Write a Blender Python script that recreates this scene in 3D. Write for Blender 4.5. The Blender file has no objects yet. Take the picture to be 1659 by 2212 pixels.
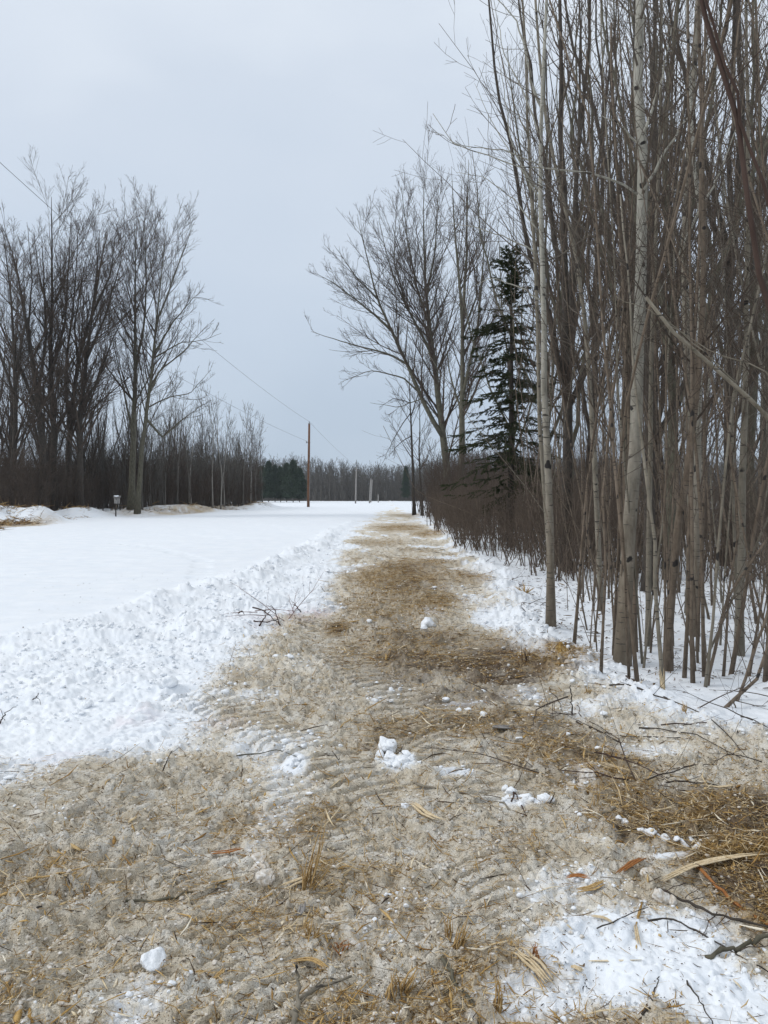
import bpy, math, numpy as np
from mathutils import Vector
R = math.radians
sc = bpy.context.scene
COL = sc.collection

# ------------------------------------------------------------------ camera
H = 1.6; FP = 1662.0; CU, CV = 829.5, 1106.0; PITCH = math.atan(34.5/FP)
cam = bpy.data.objects.new('camera', bpy.data.cameras.new('camera'))
COL.objects.link(cam); sc.camera = cam
cam.location = (0, 0, H); cam.rotation_euler = (R(90)-PITCH, 0, 0)
cam.data.sensor_fit = 'VERTICAL'; cam.data.sensor_height = 36.0
cam.data.lens = 36.0*FP/2212.0
cam.data.clip_start = 0.05; cam.data.clip_end = 6000

# ------------------------------------------------------------------ sky (overcast) and sun
SUN_EL, SUN_AZ = R(40), R(262)
w = bpy.data.worlds.new("World"); sc.world = w; w.use_nodes = True
nt = w.node_tree; nt.nodes.clear()
def N(nt, t, **kw):
    n = nt.nodes.new(t)
    for k, v in kw.items(): setattr(n, k, v)
    return n
out = N(nt, 'ShaderNodeOutputWorld'); bg = N(nt, 'ShaderNodeBackground'); bg.inputs[1].default_value = 0.1
sky = N(nt, 'ShaderNodeTexSky', sky_type='NISHITA', sun_disc=False, sun_elevation=SUN_EL, sun_rotation=SUN_AZ)
tc = N(nt, 'ShaderNodeTexCoord'); sep = N(nt, 'ShaderNodeSeparateXYZ')
nt.links.new(tc.outputs['Generated'], sep.inputs[0])
noi = N(nt, 'ShaderNodeTexNoise'); noi.inputs['Scale'].default_value = 2.6; noi.inputs['Detail'].default_value = 3; noi.inputs['Roughness'].default_value = 0.45
mp = N(nt, 'ShaderNodeMapping'); mp.inputs['Scale'].default_value = (1, 1, 2.2)
nt.links.new(tc.outputs['Generated'], mp.inputs[0]); nt.links.new(mp.outputs[0], noi.inputs['Vector'])
ma = N(nt, 'ShaderNodeMath', operation='MULTIPLY_ADD'); ma.inputs[1].default_value = 0.42; 
nt.links.new(noi.outputs[0], ma.inputs[0]); nt.links.new(sep.outputs['Z'], ma.inputs[2])
rp = N(nt, 'ShaderNodeValToRGB'); nt.links.new(ma.outputs[0], rp.inputs[0])
SK = [(0.0, (.45, .55, .65)), (.10, (.475, .58, .69)), (.22, (.52, .62, .75)), (.42, (.62, .715, .84)), (.66, (.70, .78, .89)), (.85, (.92, .98, 1.05)), (1.0, (1.0, 1.05, 1.1))]
rp.color_ramp.elements[0].position = 0; rp.color_ramp.elements[1].position = 1
for p, c in SK[1:-1]: rp.color_ramp.elements.new(p)
for e, (p, c) in zip(rp.color_ramp.elements, SK): e.color = (*c, 1)
sca = N(nt, 'ShaderNodeVectorMath', operation='SCALE'); sca.inputs['Scale'].default_value = 10.0
nt.links.new(rp.outputs[0], sca.inputs[0])
mx = N(nt, 'ShaderNodeMix', data_type='RGBA'); mx.inputs[0].default_value = 0.93
nt.links.new(sky.outputs[0], mx.inputs[6]); nt.links.new(sca.outputs[0], mx.inputs[7])
nt.links.new(mx.outputs[2], bg.inputs[0]); nt.links.new(bg.outputs[0], out.inputs[0])
sl = bpy.data.lights.new('sun', 'SUN'); sl.energy = 1.35; sl.angle = R(25); sl.color = (1, .97, .93)
so = bpy.data.objects.new('sun', sl); COL.objects.link(so)
so.rotation_euler = (R(90)-SUN_EL, 0, R(180)-SUN_AZ)
sc.view_settings.view_transform = 'Standard'; sc.view_settings.look = 'None'
sc.view_settings.exposure = 0.0; sc.view_settings.gamma = 1.0

# ------------------------------------------------------------------ small tools
def h01(ix, iy, seed):
    n = (ix.astype(np.int64)*374761393 + iy.astype(np.int64)*668265263 + seed*1274126177) & 0xffffffff
    n = ((n ^ (n >> 13))*1274126177) & 0xffffffff
    n = ((n ^ (n >> 15))*2246822519) & 0xffffffff
    return ((n ^ (n >> 16)) & 0xffffff)/float(0x1000000)
def vn(x, y, s):
    ix = np.floor(x); iy = np.floor(y); fx = x-ix; fy = y-iy
    fx = fx*fx*(3-2*fx); fy = fy*fy*(3-2*fy)
    a = h01(ix, iy, s); b = h01(ix+1, iy, s); c = h01(ix, iy+1, s); d = h01(ix+1, iy+1, s)
    return (a*(1-fx)+b*fx)*(1-fy)+(c*(1-fx)+d*fx)*fy
def fbm(x, y, s, o=4, g=.5):
    t = 0; a = 1; m = 0
    for i in range(o):
        t = t+a*vn(x, y, s+i*17); m += a; a *= g
        x, y = x*1.6-y*1.2+3.1, x*1.2+y*1.6-1.7
    return t/m-.5
def clod(x, y, s, dens=.8):
    """field of half-buried lumps: the tallest dome over every point"""
    ix = np.floor(x); iy = np.floor(y); best = np.zeros_like(x)
    for dx in (-1, 0, 1):
        for dy in (-1, 0, 1):
            cx = ix+dx; cy = iy+dy
            jx = cx+h01(cx, cy, s); jy = cy+h01(cx, cy, s+5)
            r = (.25+.65*h01(cx, cy, s+9)**2)*(h01(cx, cy, s+13) < dens)+1e-6
            ax = h01(cx, cy, s+21)*2-1; ddx = x-jx; ddy = y-jy
            d2 = (ddx*ddx+ddy*ddy+ax*ddx*ddy)/(r*r)
            best = np.maximum(best, r*np.sqrt(np.maximum(0, 1-d2)))
    return best
def ss(a, b, x):
    t = np.clip((x-a)/(b-a), 0, 1); return t*t*(3-2*t)
def seg_dist(px, py, pts):
    """distance, signed side and running length to a polyline"""
    best = np.full(px.shape, 1e9); S = np.zeros_like(px); acc = 0
    for (x0, y0), (x1, y1) in zip(pts[:-1], pts[1:]):
        dx, dy = x1-x0, y1-y0; L = math.hypot(dx, dy)
        t = ((px-x0)*dx+(py-y0)*dy)/(L*L); tc_ = np.clip(t, 0, 1)
        d = np.hypot(px-x0-tc_*dx, py-y0-tc_*dy)
        m = d < best; best = np.where(m, d, best); S = np.where(m, acc+tc_*L, S); acc += L
    return best, S

def ray(u, v):
    a = (u-CU)/FP; b = (CV-v)/FP
    return np.array([a, math.cos(PITCH)+b*math.sin(PITCH), -math.sin(PITCH)+b*math.cos(PITCH)])
def U(u, v, D):                                     # world point at depth D seen at (u, v)
    r = ray(u, v); return np.array([0, 0, H])+r*(D/r[1])
def G0(u, v):
    r = ray(u, v); t = -H/r[2]; return r[0]*t, r[1]*t
def Dv(v): return G0(CU, v)[1]

# ------------------------------------------------------------------ ground shape and stains
XLp = np.array([(0, -30), (2, -12), (3.2, -6), (3.7, -3.0), (4.1, -2.35), (4.5, -2.0), (4.85, -1.7), (5.0, -1.15), (5.4, -1.1), (6, -1.3), (7, -1.45), (8.6, -1.6), (10, -1.35), (13.4, -.85), (17, -.8), (20.7, -1.2), (30, -1.25), (55, -.9), (80, -.3), (95, 1.5), (2000, 1.5)])
XRp = np.array([(0, 30), (4.0, 14), (4.6, 5.5), (5.0, 2.9), (5.4, 2.0), (6, 1.85), (6.5, 1.8), (7.4, 1.65), (8.6, 1.5), (11.6, 1.8), (14.9, 2.1), (20, 2.1), (38, 2.35), (69, 2.6), (95, 1.5), (2000, 1.5)])
XCp = np.array([(0, -40), (4.5, -14), (6, -9), (7.5, -6), (8.76, -4.37), (10.7, -3.73), (14.9, -3.13), (19.2, -2.65), (38.8, -2.56), (69, -1.6), (110, 2), (2000, 2)])
def ell(px, py, L):
    o = np.zeros_like(px)
    for u, v, ru, rv, s in L:
        x0, y0 = G0(u, v); rx = ru*y0/FP; ry = rv*y0*y0/(H*FP)
        o = np.maximum(o, s*ss(1.35, .45, np.hypot((px-x0)/rx, (py-y0)/ry)))
    return o
WHITE = [(1370, 2010, 250, 110, .92), (1170, 2110, 130, 80, .85), (1100, 2190, 120, 40, .6), (1230, 1880, 110, 50, .6), (880, 1900, 80, 40, .35), (1420, 2080, 230, 110, 1), (1590, 2150, 210, 120, .95), (1480, 1960, 150, 40, .6), (1300, 1985, 130, 60, .7), (1200, 1890, 90, 40, .45), (800, 1960, 80, 60, .4), (270, 2150, 90, 70, .6), (1080, 1335, 70, 32, .95), (1150, 1375, 60, 16, .7), (980, 1265, 60, 10, .4), (1240, 1530, 60, 26, .6), (1400, 1610, 110, 16, .6), (560, 1500, 70, 14, .45), (560, 1440, 50, 20, .35), (1015, 1290, 50, 18, .6), (930, 1320, 30, 12, .7),
         (1470, 1815, 70, 9, .9), (1500, 1950, 60, 25, .5), (700, 1308, 60, 12, .7), (850, 1635, 45, 18, .9), (1120, 1710, 60, 16, .8), (1250, 1660, 60, 30, .6), (1000, 1515, 60, 8, .9), (960, 1665, 60, 12, .8), (640, 1635, 30, 14, .9), (660, 1430, 60, 20, .4),
         (1050, 1240, 50, 20, .6), (780, 1225, 60, 12, .5), (1160, 1500, 40, 20, .5), (900, 1110, 40, 5, .5), (1330, 1795, 120, 10, .4), (950, 1205, 70, 6, .6), (740, 1180, 40, 8, .6), (860, 2210, 120, 30, .5)]
STRAW = [(920, 1395, 190, 50, .55), (1030, 1565, 190, 30, .55), (850, 1305, 130, 34, .55), (1250, 1640, 170, 40, .7), (600, 1950, 160, 60, .3), (200, 1850, 160, 50, .25), (860, 1245, 110, 34, .9), (910, 1290, 90, 22, .9), (722, 1350, 32, 16, 1), (1180, 1432, 100, 28, 1.2), (1480, 1745, 200, 50, 1.0), (1630, 1850, 140, 80, 1.3), (1640, 1960, 90, 60, .9), (1200, 1620, 90, 30, .7), (1340, 1690, 90, 30, .7),
         (860, 1138, 60, 9, .9), (930, 1152, 40, 8, .9), (820, 1170, 60, 9, .5), (700, 1850, 50, 50, .5), (90, 1880, 90, 30, .35), (880, 1112, 40, 4, .8), (1010, 1245, 60, 14, .6), (450, 1870, 60, 30, .25), (1100, 1800, 60, 40, .2), (930, 1560, 120, 30, .4), (900, 1215, 90, 12, .7), (1020, 1150, 40, 8, .5)]
MUD = [(960, 1455, 190, 60, .6), (1200, 1600, 160, 40, .5), (1480, 1720, 160, 40, .6), (1070, 1435, 105, 40, 1.5), (940, 1420, 120, 36, .95), (1000, 1495, 130, 34, 1.0), (900, 1372, 80, 22, .6), (820, 1345, 60, 18, .35), (1010, 1560, 90, 14, .4), (880, 1225, 60, 12, .6), (900, 1270, 90, 16, .6), (1640, 1770, 130, 50, 1.2), (1640, 1900, 110, 80, 1.2), (1420, 1765, 110, 30, .8), (1130, 1560, 120, 25, .5), (240, 1720, 60, 20, .25), (560, 1900, 60, 60, .15), (720, 1352, 28, 12, .7)]
PINK = [(590, 1330, 90, 20, .5), (650, 1320, 60, 14, .9), (300, 1540, 60, 30, .4), (500, 1545, 70, 20, .4), (160, 1610, 80, 20, .3)]
BANKST = [(20, 1138, 50, 9, .8), (430, 1106, 40, 7, .8), (520, 1098, 50, 5, .9), (370, 1102, 30, 5, .5), (300, 1112, 60, 5, .35)]
def gpl(L): return [G0(u, v) for u, v in L]
TRACKS = [(gpl([(1215, 1520), (1090, 1440), (1000, 1385)]), .50, .17, 1.0), (gpl([(1020, 1575), (900, 1505), (790, 1450), (720, 1400), (690, 1330)]), .45, .15, 1.0),
          (gpl([(850, 1690), (720, 1625), (600, 1575), (500, 1530), (400, 1490)]), .44, .13, 1.0), (gpl([(-60, 1790), (80, 1705), (200, 1640), (290, 1580), (350, 1520)]), .36, .10, 1.0),
          (gpl([(1100, 1710), (1000, 1645), (930, 1590), (860, 1540)]), .36, .12, .75), (gpl([(560, 2000), (470, 1880), (400, 1780), (350, 1700)]), .30, .09, .6), (gpl([(1180, 2000), (1110, 1900), (1020, 1820)]), .30, .09, .8),
          (gpl([(700, 2212), (580, 2080), (500, 2000), (440, 1940)]), .30, .09, .6), (gpl([(1080, 1395), (1010, 1330), (960, 1290), (900, 1240), (860, 1200)]), .5, .2, .8), (gpl([(790, 1430), (700, 1370), (690, 1310), (730, 1260), (760, 1215)]), .5, .2, .9),
          (gpl([(780, 1810), (700, 1765), (640, 1705), (560, 1660)]), .32, .10, .7), (gpl([(250, 2212), (330, 2050), (360, 1950)]), .3, .09, .5)]
def masks(x, y):
    w1 = fbm(x*.9, y*.9, 3, 4); w2 = fbm(x*3.1, y*3.1, 9, 3)
    yy = y+w1*.6+w2*.35
    n = w1*.9+w2*.45; sl = np.hypot(1, (np.interp(yy+.15, XLp[:, 0], XLp[:, 1])-np.interp(yy-.15, XLp[:, 0], XLp[:, 1]))/.3); sr = np.hypot(1, (np.interp(yy+.15, XRp[:, 0], XRp[:, 1])-np.interp(yy-.15, XRp[:, 0], XRp[:, 1]))/.3)
    xl = np.interp(yy, XLp[:, 0], XLp[:, 1]); xr = np.interp(yy, XRp[:, 0], XRp[:, 1])
    far = np.clip(y/20, .5, 1.6)
    d = ss(-.38, .5, (x-xl)/sl+n*1.5*far)*ss(-.3, .5, (xr-x)/sr+n*1.4*far)*ss(-.5, .2, y+3)
    px = x+w1*.35*far+w2*.16; py = y+w2*.3*far+w1*.3*far*2
    d = d*(1-ell(px, py, WHITE))
    d = d*(1-(.55+.4*ss(9, 25, y))*ss(.10-.12*ss(9, 25, y), .28-.1*ss(9, 25, y), fbm(x*1.7, y*.8, 31, 4))*ss(.3, .0, ell(px, py, STRAW)))
    st = np.maximum(ell(px, py, STRAW), ell(px, py, BANKST)); mu = ell(px, py, MUD)
    st = st*ss(-.25, .12, fbm(x*4, y*3, 41, 4)+.14); mu = mu*ss(-.28, .12, fbm(x*3.3, y*3, 47, 4)+.14)
    st = np.maximum(st, .5*d*ss(.10, .24, fbm(x*1.6, y*1.3, 44, 4))*ss(40, 20, y))
    d = np.maximum(d, ell(px, py, BANKST)*ss(-.2, .2, fbm(x*1.5, y*.8, 43, 3)))
    pk = ell(px, py, PINK)
    xc = np.interp(y, XCp[:, 0], XCp[:, 1])
    ch = ss(-.35, .25, x-xc+w1*.9)                       # churned side of the ploughed ridge
    return d, st, mu, pk, ch, x-xc+w1*.8, xr-x+n*.4, xl-x
LEFTB = [(-24, 20), (-19, 33), (-22.5, 48), (-22.5, 60), (-19, 78), (-15.5, 93), (-17, 112), (-40, 140)]
XBp = np.array([(0, -25), (20, -24), (33, -19.5), (48, -22.5), (60, -22.5), (78, -18.5), (93, -15.5), (105, -15.5), (114, -20), (125, -60), (140, -300), (3000, -3000)])
def ground_h(x, y):
    x = np.asarray(x, float); y = np.asarray(y, float)
    d, st, mu, pk, ch, rc, rr_, ll = masks(x, y)
    z = fbm(x*.35, y*.35, 77, 3)*.10+fbm(x*.05, y*.05, 78, 2)*.3*ss(20, 90, np.hypot(x, y))*0
    near = ss(60, 25, y)
    # ploughed ridge along the left of the churned strip
    churn = np.clip(ch*(1-.75*d), 0, 1)*ss(.0, .5, ll+.9)
    ridge = np.exp(-((rc-.25)/.42)**2)*ss(3, 6, y)*ss(90, 45, y)
    q1 = fbm(x*9, y*9, 95, 3); q2 = fbm(x*9, y*9, 97, 3); q3 = fbm(x*30, y*30, 99, 2)
    c1 = clod(x*3.2+q1*.7, y*3.2+q2*.7, 101, .75)*(1+q2*.9+q3*.4); c0 = clod(x*1.5+q1*.4, y*1.5+q2*.4, 103, .45)*(1+q1*.6+q3*.3); c2 = clod(x*8.5+q1*1.3, y*8.5+q2*1.3, 111, .8)*(1+q1*.8+q3*.8); c3 = clod(x*19+q2*2.5+q3, y*19+q1*2.5-q3, 121, .75)
    rg = 1-2*np.abs(fbm(x*7, y*7, 93, 4))*1.6
    wob = np.clip(.5+fbm(x*1.3, y*1.3, 131, 3)*2.4, 0, 1)
    z = z+ridge*(.05+.10*c1*wob+.09*fbm(x*3, y*3, 139, 4))*near
    z = z+churn*(.10*c0+.055*c1*wob+.036*c2*(wob*.7+.3)+.018*c3+.07*fbm(x*2.6, y*2.6, 135, 4)+.022*fbm(x*14, y*14, 137, 3))*near
    z = z-.05*ch*(1-ridge)
    z = z+(1-d)*(1-churn)*ss(-.6, .3, -ll)*ss(-.5, .2, rr_)*near*(.034*c2+.020*c3+.05*fbm(x*3.5, y*3.5, 136, 4)+.02*fbm(x*14, y*14, 138, 3))
    # right hand bank of thrown snow and the undisturbed snow in the trees
    rb = ss(.25, -.5, rr_); ed = np.exp(-((rr_+.1)/.35)**2)*ss(4.0, 5.2, y)*near
    z = z+rb*.07+ed*(.05+.11*c1*wob+.05*c2+.02*c3)
    z = z+rb*(fbm(x*1.1, y*1.1, 141, 4)*.16+.02*c2*wob)
    x0, y0 = G0(1010, 1150); z = z+.75*np.exp(-(((x-x0-1.6)/1.5)**2+((y-y0)/5)**2))
    # dirty packed surface
    w3 = np.clip(.45+fbm(x*.8, y*.8, 133, 3)*2.2, .1, 1)
    cd = .020*c1*wob+.030*c2*np.clip(wob+.1, 0, 1)+.022*c3+fbm(x*24, y*24, 151, 3)*.024+w3*(.050*fbm(x*5.5, y*5.5, 153, 4)+.018*np.abs(q3)-.02*rg*0)+w3*.035*np.clip(rg-.55, 0, 1)
    tr = np.zeros_like(z); tk = np.zeros_like(z)
    for P, wd, sp, a in TRACKS:
        dd, S = seg_dist(x+fbm(x*2, y*2, 161, 2)*.12, y+fbm(x*2, y*2, 163, 2)*.12, P)
        m = ss(wd*.62, wd*.46, dd)*a*ss(-.42, -.22, fbm(x*1.6, y*1.6, 171, 3))
        b = np.abs(((S+dd*.16+fbm(x*3, y*3, 165, 2)*.03)/sp) % 1-.5)*2
        tr = np.where(m > tk, m*(-.075*(1-ss(.10, .42, b))*(1+.8*(sp-.1)/.1)+.03+fbm(x*30, y*30, 167, 2)*.02+fbm(x*6, y*6, 168, 2)*.016), tr); tk = np.maximum(tk, m)
    rut = fbm(x*1.4, y*.5, 181, 3)*.12*d
    z = z+rut+d*(1-tk)*(cd*2.0+.035*c0*(y < 12))*ss(60, 20, y)+tr
    # straw heap and lumps near the right edge
    z = z+st*(.04+.05*fbm(x*6, y*6, 191, 4))*ss(40, 12, y)
    # ripples of wind packed snow in the open field
    fld = (1-ch)*ss(.3, -1, rc)
    z = z+fld*(fbm(x*.5, y*2.2, 201, 3)*.055+fbm(x*1.8, y*6.5, 203, 3)*.022)*ss(90, 30, y)
    FT = gpl([(425, 1262), (432, 1235), (438, 1212), (330, 1180), (250, 1172)]); dd, S = seg_dist(x, y, FT)
    z = z-.05*fld*ss(.30, .1, dd)*ss(.1, .5, np.sin(S*9+np.sign(dd)*1.3))
    # snow banks in front of the left trees
    dd, S = seg_dist(x, y, LEFTB)
    bn = .6*np.exp(-(dd/1.6)**2)*ss(.42, .75, vn(x*.28, y*.28, 211)+.25*vn(x*.9, y*.9, 213))
    z = z+bn*1.1+np.exp(-(dd/2.5)**2)*.10
    z = z+.45*ss(0, -4, x-np.interp(y, XBp[:, 0], XBp[:, 1]))
    z = z+.75*np.exp(-(((x+20.3)/.9)**2+((y-46)/1.4)**2))+.85*np.exp(-(((x+22.8)/1.3)**2+((y-45)/1.6)**2))
    return z
def gz(x, y): return float(ground_h(np.array([x]), np.array([y]))[0])
def Gp(u, v, lift=0.0):
    r = ray(u, v); z = 0.0
    for _ in range(3):
        t = (z-H)/r[2]; z1 = gz(r[0]*t, r[1]*t); z = .4*z+.6*z1
    return np.array([r[0]*t, r[1]*t, z1+lift])

# ------------------------------------------------------------------ materials
def mat(name):
    m = bpy.data.materials.new(name); m.use_nodes = True
    nt = m.node_tree; nt.nodes.clear()
    o = nt.nodes.new('ShaderNodeOutputMaterial'); b = nt.nodes.new('ShaderNodeBsdfPrincipled')
    nt.links.new(b.outputs[0], o.inputs[0]); b.inputs['Roughness'].default_value = .85
    b.inputs['Specular IOR Level'].default_value = .25
    return m, nt, b
def noise(nt, vec, scale, detail=3, rough=.55):
    n = nt.nodes.new('ShaderNodeTexNoise'); n.inputs['Scale'].default_value = scale
    n.inputs['Detail'].default_value = detail; n.inputs['Roughness'].default_value = rough
    nt.links.new(vec, n.inputs['Vector']); return n.outputs[0]
def ramp(nt, fac, stops):
    r = nt.nodes.new('ShaderNodeValToRGB'); nt.links.new(fac, r.inputs[0])
    for _ in stops[2:]: r.color_ramp.elements.new(.5)
    for e, (p, c) in zip(r.color_ramp.elements, sorted(stops, key=lambda s: s[0])):
        e.position = p; e.color = (*c, 1) if len(c) == 3 else c
    return r.outputs[0]
def mixc(nt, fac, a, b, mode='MIX'):
    m = nt.nodes.new('ShaderNodeMix'); m.data_type = 'RGBA'; m.blend_type = mode; m.clamp_factor = True
    for i, s in ((0, fac), (6, a), (7, b)):
        if isinstance(s, (int, float)): m.inputs[i].default_value = s
        elif isinstance(s, tuple): m.inputs[i].default_value = (*s, 1)
        else: nt.links.new(s, m.inputs[i])
    return m.outputs[2]
def mth(nt, op, a, b=0.0, c=0.0):
    m = nt.nodes.new('ShaderNodeMath'); m.operation = op
    for i, s in enumerate((a, b, c)):
        if isinstance(s, (int, float)): m.inputs[i].default_value = s
        else: nt.links.new(s, m.inputs[i])
    return m.outputs[0]
def bump(nt, b, h, dist, strength=1):
    n = nt.nodes.new('ShaderNodeBump'); n.inputs['Distance'].default_value = dist; n.inputs['Strength'].default_value = strength
    nt.links.new(h, n.inputs['Height']); nt.links.new(n.outputs[0], b.inputs['Normal'])
def obco(nt): return nt.nodes.new('ShaderNodeTexCoord').outputs['Object']
def attr(nt, name):
    a = nt.nodes.new('ShaderNodeAttribute'); a.attribute_name = name; return a.outputs['Fac']
def scaled(nt, v, s):
    m = nt.nodes.new('ShaderNodeMapping'); m.inputs['Scale'].default_value = s; nt.links.new(v, m.inputs[0]); return m.outputs[0]

def ground_material():
    m, nt, b = mat('snow_and_churned_dirt')
    co = obco(nt)
    d, st, mu, pk = (attr(nt, k) for k in ('dirt', 'straw', 'mud', 'pink'))
    n1 = noise(nt, co, 7, 4, .6); n2 = noise(nt, co, 38, 4, .65); n3 = noise(nt, co, 130, 3, .6)
    snow = ramp(nt, noise(nt, co, 2.2, 4), [(.3, (.75, .79, .84)), (.7, (.82, .845, .875))])
    wet = ramp(nt, n1, [(.25, (.56, .485, .37)), (.46, (.69, .62, .50)), (.64, (.79, .76, .69))])
    wet = mixc(nt, ramp(nt, n2, [(.28, (1, 1, 1)), (.40, (0, 0, 0))]), wet, (.38, .30, .19))
    wet = mixc(nt, ramp(nt, n3, [(.31, (.9, .9, .9)), (.39, (0, 0, 0))]), wet, (.15, .105, .065))
    # dirt breaks up at its edges
    de = mth(nt, 'ADD', d, mth(nt, 'MULTIPLY', mth(nt, 'SUBTRACT', n2, .5), .9))
    de = mth(nt, 'ADD', de, mth(nt, 'MULTIPLY', mth(nt, 'SUBTRACT', n1, .5), .7))
    dm = ramp(nt, de, [(.22, (0, 0, 0)), (.62, (1, 1, 1))])
    c = mixc(nt, dm, snow, wet)
    pkc = mixc(nt, mth(nt, 'MULTIPLY', pk, ramp(nt, n1, [(.4, (0, 0, 0)), (.7, (.6, .6, .6))])), c, (.62, .40, .42))
    sc_ = ramp(nt, n2, [(.3, (.095, .052, .013)), (.5, (.28, .165, .042)), (.72, (.54, .375, .14))])
    c = mixc(nt, mth(nt, 'MULTIPLY', st, ramp(nt, n1, [(.3, (.35, .35, .35)), (.6, (1, 1, 1))])), pkc, sc_)
    mc_ = ramp(nt, n2, [(.3, (.075, .052, .034)), (.7, (.24, .175, .115))])
    c = mixc(nt, mth(nt, 'MULTIPLY', mu, ramp(nt, n1, [(.3, (.45, .45, .45)), (.6, (1, 1, 1))])), c, mc_)
    # flecks of bark
    fl = nt.nodes.new('ShaderNodeTexVoronoi'); fl.inputs['Scale'].default_value = 42; nt.links.new(scaled(nt, co, (1, 1.6, 1)), fl.inputs['Vector'])
    fm = mth(nt, 'MULTIPLY', ramp(nt, fl.outputs['Distance'], [(.08, (1, 1, 1)), (.13, (0, 0, 0))]), ramp(nt, noise(nt, co, 5, 2), [(.5, (0, 0, 0)), (.6, (1, 1, 1))]))
    c = mixc(nt, mth(nt, 'MULTIPLY', fm, mth(nt, 'MULTIPLY', d, .9)), c, (.09, .06, .04))
    nt.links.new(c, b.inputs['Base Color'])
    b.inputs['Roughness'].default_value = .7; b.inputs['Specular IOR Level'].default_value = .3
    hh = mth(nt, 'ADD', mth(nt, 'MULTIPLY', n2, 1.0), mth(nt, 'MULTIPLY', n3, .45))
    amp = mth(nt, 'MULTIPLY_ADD', d, .85, .12)
    bump(nt, b, mth(nt, 'MULTIPLY', hh, amp), .032, 1.0)
    return m
def bark(name, lo, hi, marks=None, scale=6, lower=None):
    m, nt, b = mat(name); co = obco(nt)
    n = noise(nt, scaled(nt, co, (scale, scale, scale*.35)), 2.5, 5, .65)
    c = ramp(nt, n, [(.3, lo), (.7, hi)])
    if lower:                                            # browner, dirtier bark towards the foot
        s = nt.nodes.new('ShaderNodeSeparateXYZ'); nt.links.new(co, s.inputs[0])
        f = ramp(nt, mth(nt, 'MULTIPLY_ADD', s.outputs[2], .22, mth(nt, 'MULTIPLY', n, .25)), [(.25, (1, 1, 1)), (.95, (0, 0, 0))])
        c = mixc(nt, f, c, ramp(nt, n, [(.3, lower[0]), (.7, lower[1])]))
    if marks:
        k = noise(nt, scaled(nt, co, (5, 5, 42)), 1.3, 2, .5)
        c = mixc(nt, ramp(nt, k, [(.63, (0, 0, 0)), (.68, (1, 1, 1))]), c, marks)
        k = noise(nt, scaled(nt, co, (9, 9, 9)), .9, 1, .5)
        c = mixc(nt, ramp(nt, k, [(.68, (0, 0, 0)), (.71, (1, 1, 1))]), c, (.03, .027, .025))
    nt.links.new(c, b.inputs['Base Color']); bump(nt, b, n, .01, .8)
    return m
def tinted(name, stops, rough=.8, bs=120):
    m, nt, b = mat(name); co = obco(nt)
    n = noise(nt, co, bs, 3)
    f = mth(nt, 'ADD', attr(nt, 'tint'), mth(nt, 'MULTIPLY', mth(nt, 'SUBTRACT', n, .5), .35))
    nt.links.new(ramp(nt, f, stops), b.inputs['Base Color']); b.inputs['Roughness'].default_value = rough
    bump(nt, b, n, .003, .7)
    return m
M = {}
M['ground'] = ground_material()
M['dark_bark'] = bark('dark_bark', (.030, .025, .021), (.080, .066, .053))
M['olive_bark'] = bark('olive_bark', (.055, .050, .035), (.15, .138, .10), scale=5)
M['grey_bark'] = bark('grey_bark', (.12, .105, .080), (.27, .24, .19), marks=(.05, .043, .037))
M['aspen'] = bark('pale_aspen_bark', (.25, .24, .20), (.42, .40, .345), marks=(.07, .06, .05), lower=((.12, .096, .070), (.23, .192, .145)))
M['twig'] = bark('twig_bark', (.048, .035, .027), (.105, .080, .062), scale=3)
M['brush'] = bark('brush_bark', (.065, .048, .036), (.15, .115, .088), scale=3)
M['grey_twig'] = bark('grey_twig_bark', (.085, .070, .056), (.165, .14, .112), scale=3)
M['red_twig'] = bark('red_twig_bark', (.040, .024, .019), (.085, .055, .044), scale=3)
M['brush_red'] = bark('reddish_brush_bark', (.10, .045, .038), (.20, .10, .085), scale=3)
M['sap'] = bark('sapling_bark', (.085, .065, .047), (.20, .158, .12), scale=9, marks=(.05, .04, .032))
M['far_bark'] = bark('far_tree_bark', (.060, .054, .046), (.15, .138, .122), scale=1)
M['far_pale'] = bark('far_pale_bark', (.20, .185, .165), (.32, .30, .27), scale=1)
M['needles'] = bark('spruce_needles', (.012, .019, .007), (.048, .058, .018), scale=1.5)
M['needles_far'] = bark('pine_needles', (.016, .032, .019), (.042, .062, .034), scale=.3)
M['pole'] = bark('weathered_brown_pole', (.085, .042, .024), (.22, .115, .066), scale=4)
M['grey_wood'] = bark('weathered_grey_wood', (.16, .15, .14), (.36, .34, .32), scale=8)
M['cutwood'] = bark('fresh_split_wood', (.50, .37, .21), (.78, .66, .46), scale=30)
M['orange'] = bark('orange_inner_bark', (.24, .085, .025), (.46, .21, .07), scale=30)
M['gold'] = bark('golden_splinters', (.32, .19, .07), (.66, .47, .22), scale=40)
M['rock'] = bark('grey_rock', (.12, .11, .10), (.27, .25, .23), scale=4)
M['debris'] = tinted('shredded_wood', [(.0, (.035, .022, .015)), (.22, (.10, .06, .03)), (.42, (.27, .15, .045)), (.62, (.48, .31, .11)), (.85, (.66, .55, .37)), (1, (.80, .74, .62))])
M['straw_far'] = M['debris']
def snow_mat():
    m, nt, b = mat('fresh_snow'); co = obco(nt)
    n = noise(nt, co, 40, 4)
    nt.links.new(ramp(nt, n, [(.3, (.80, .83, .87)), (.7, (.86, .88, .90))]), b.inputs['Base Color'])
    bump(nt, b, n, .014, 1.0); return m
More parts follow.
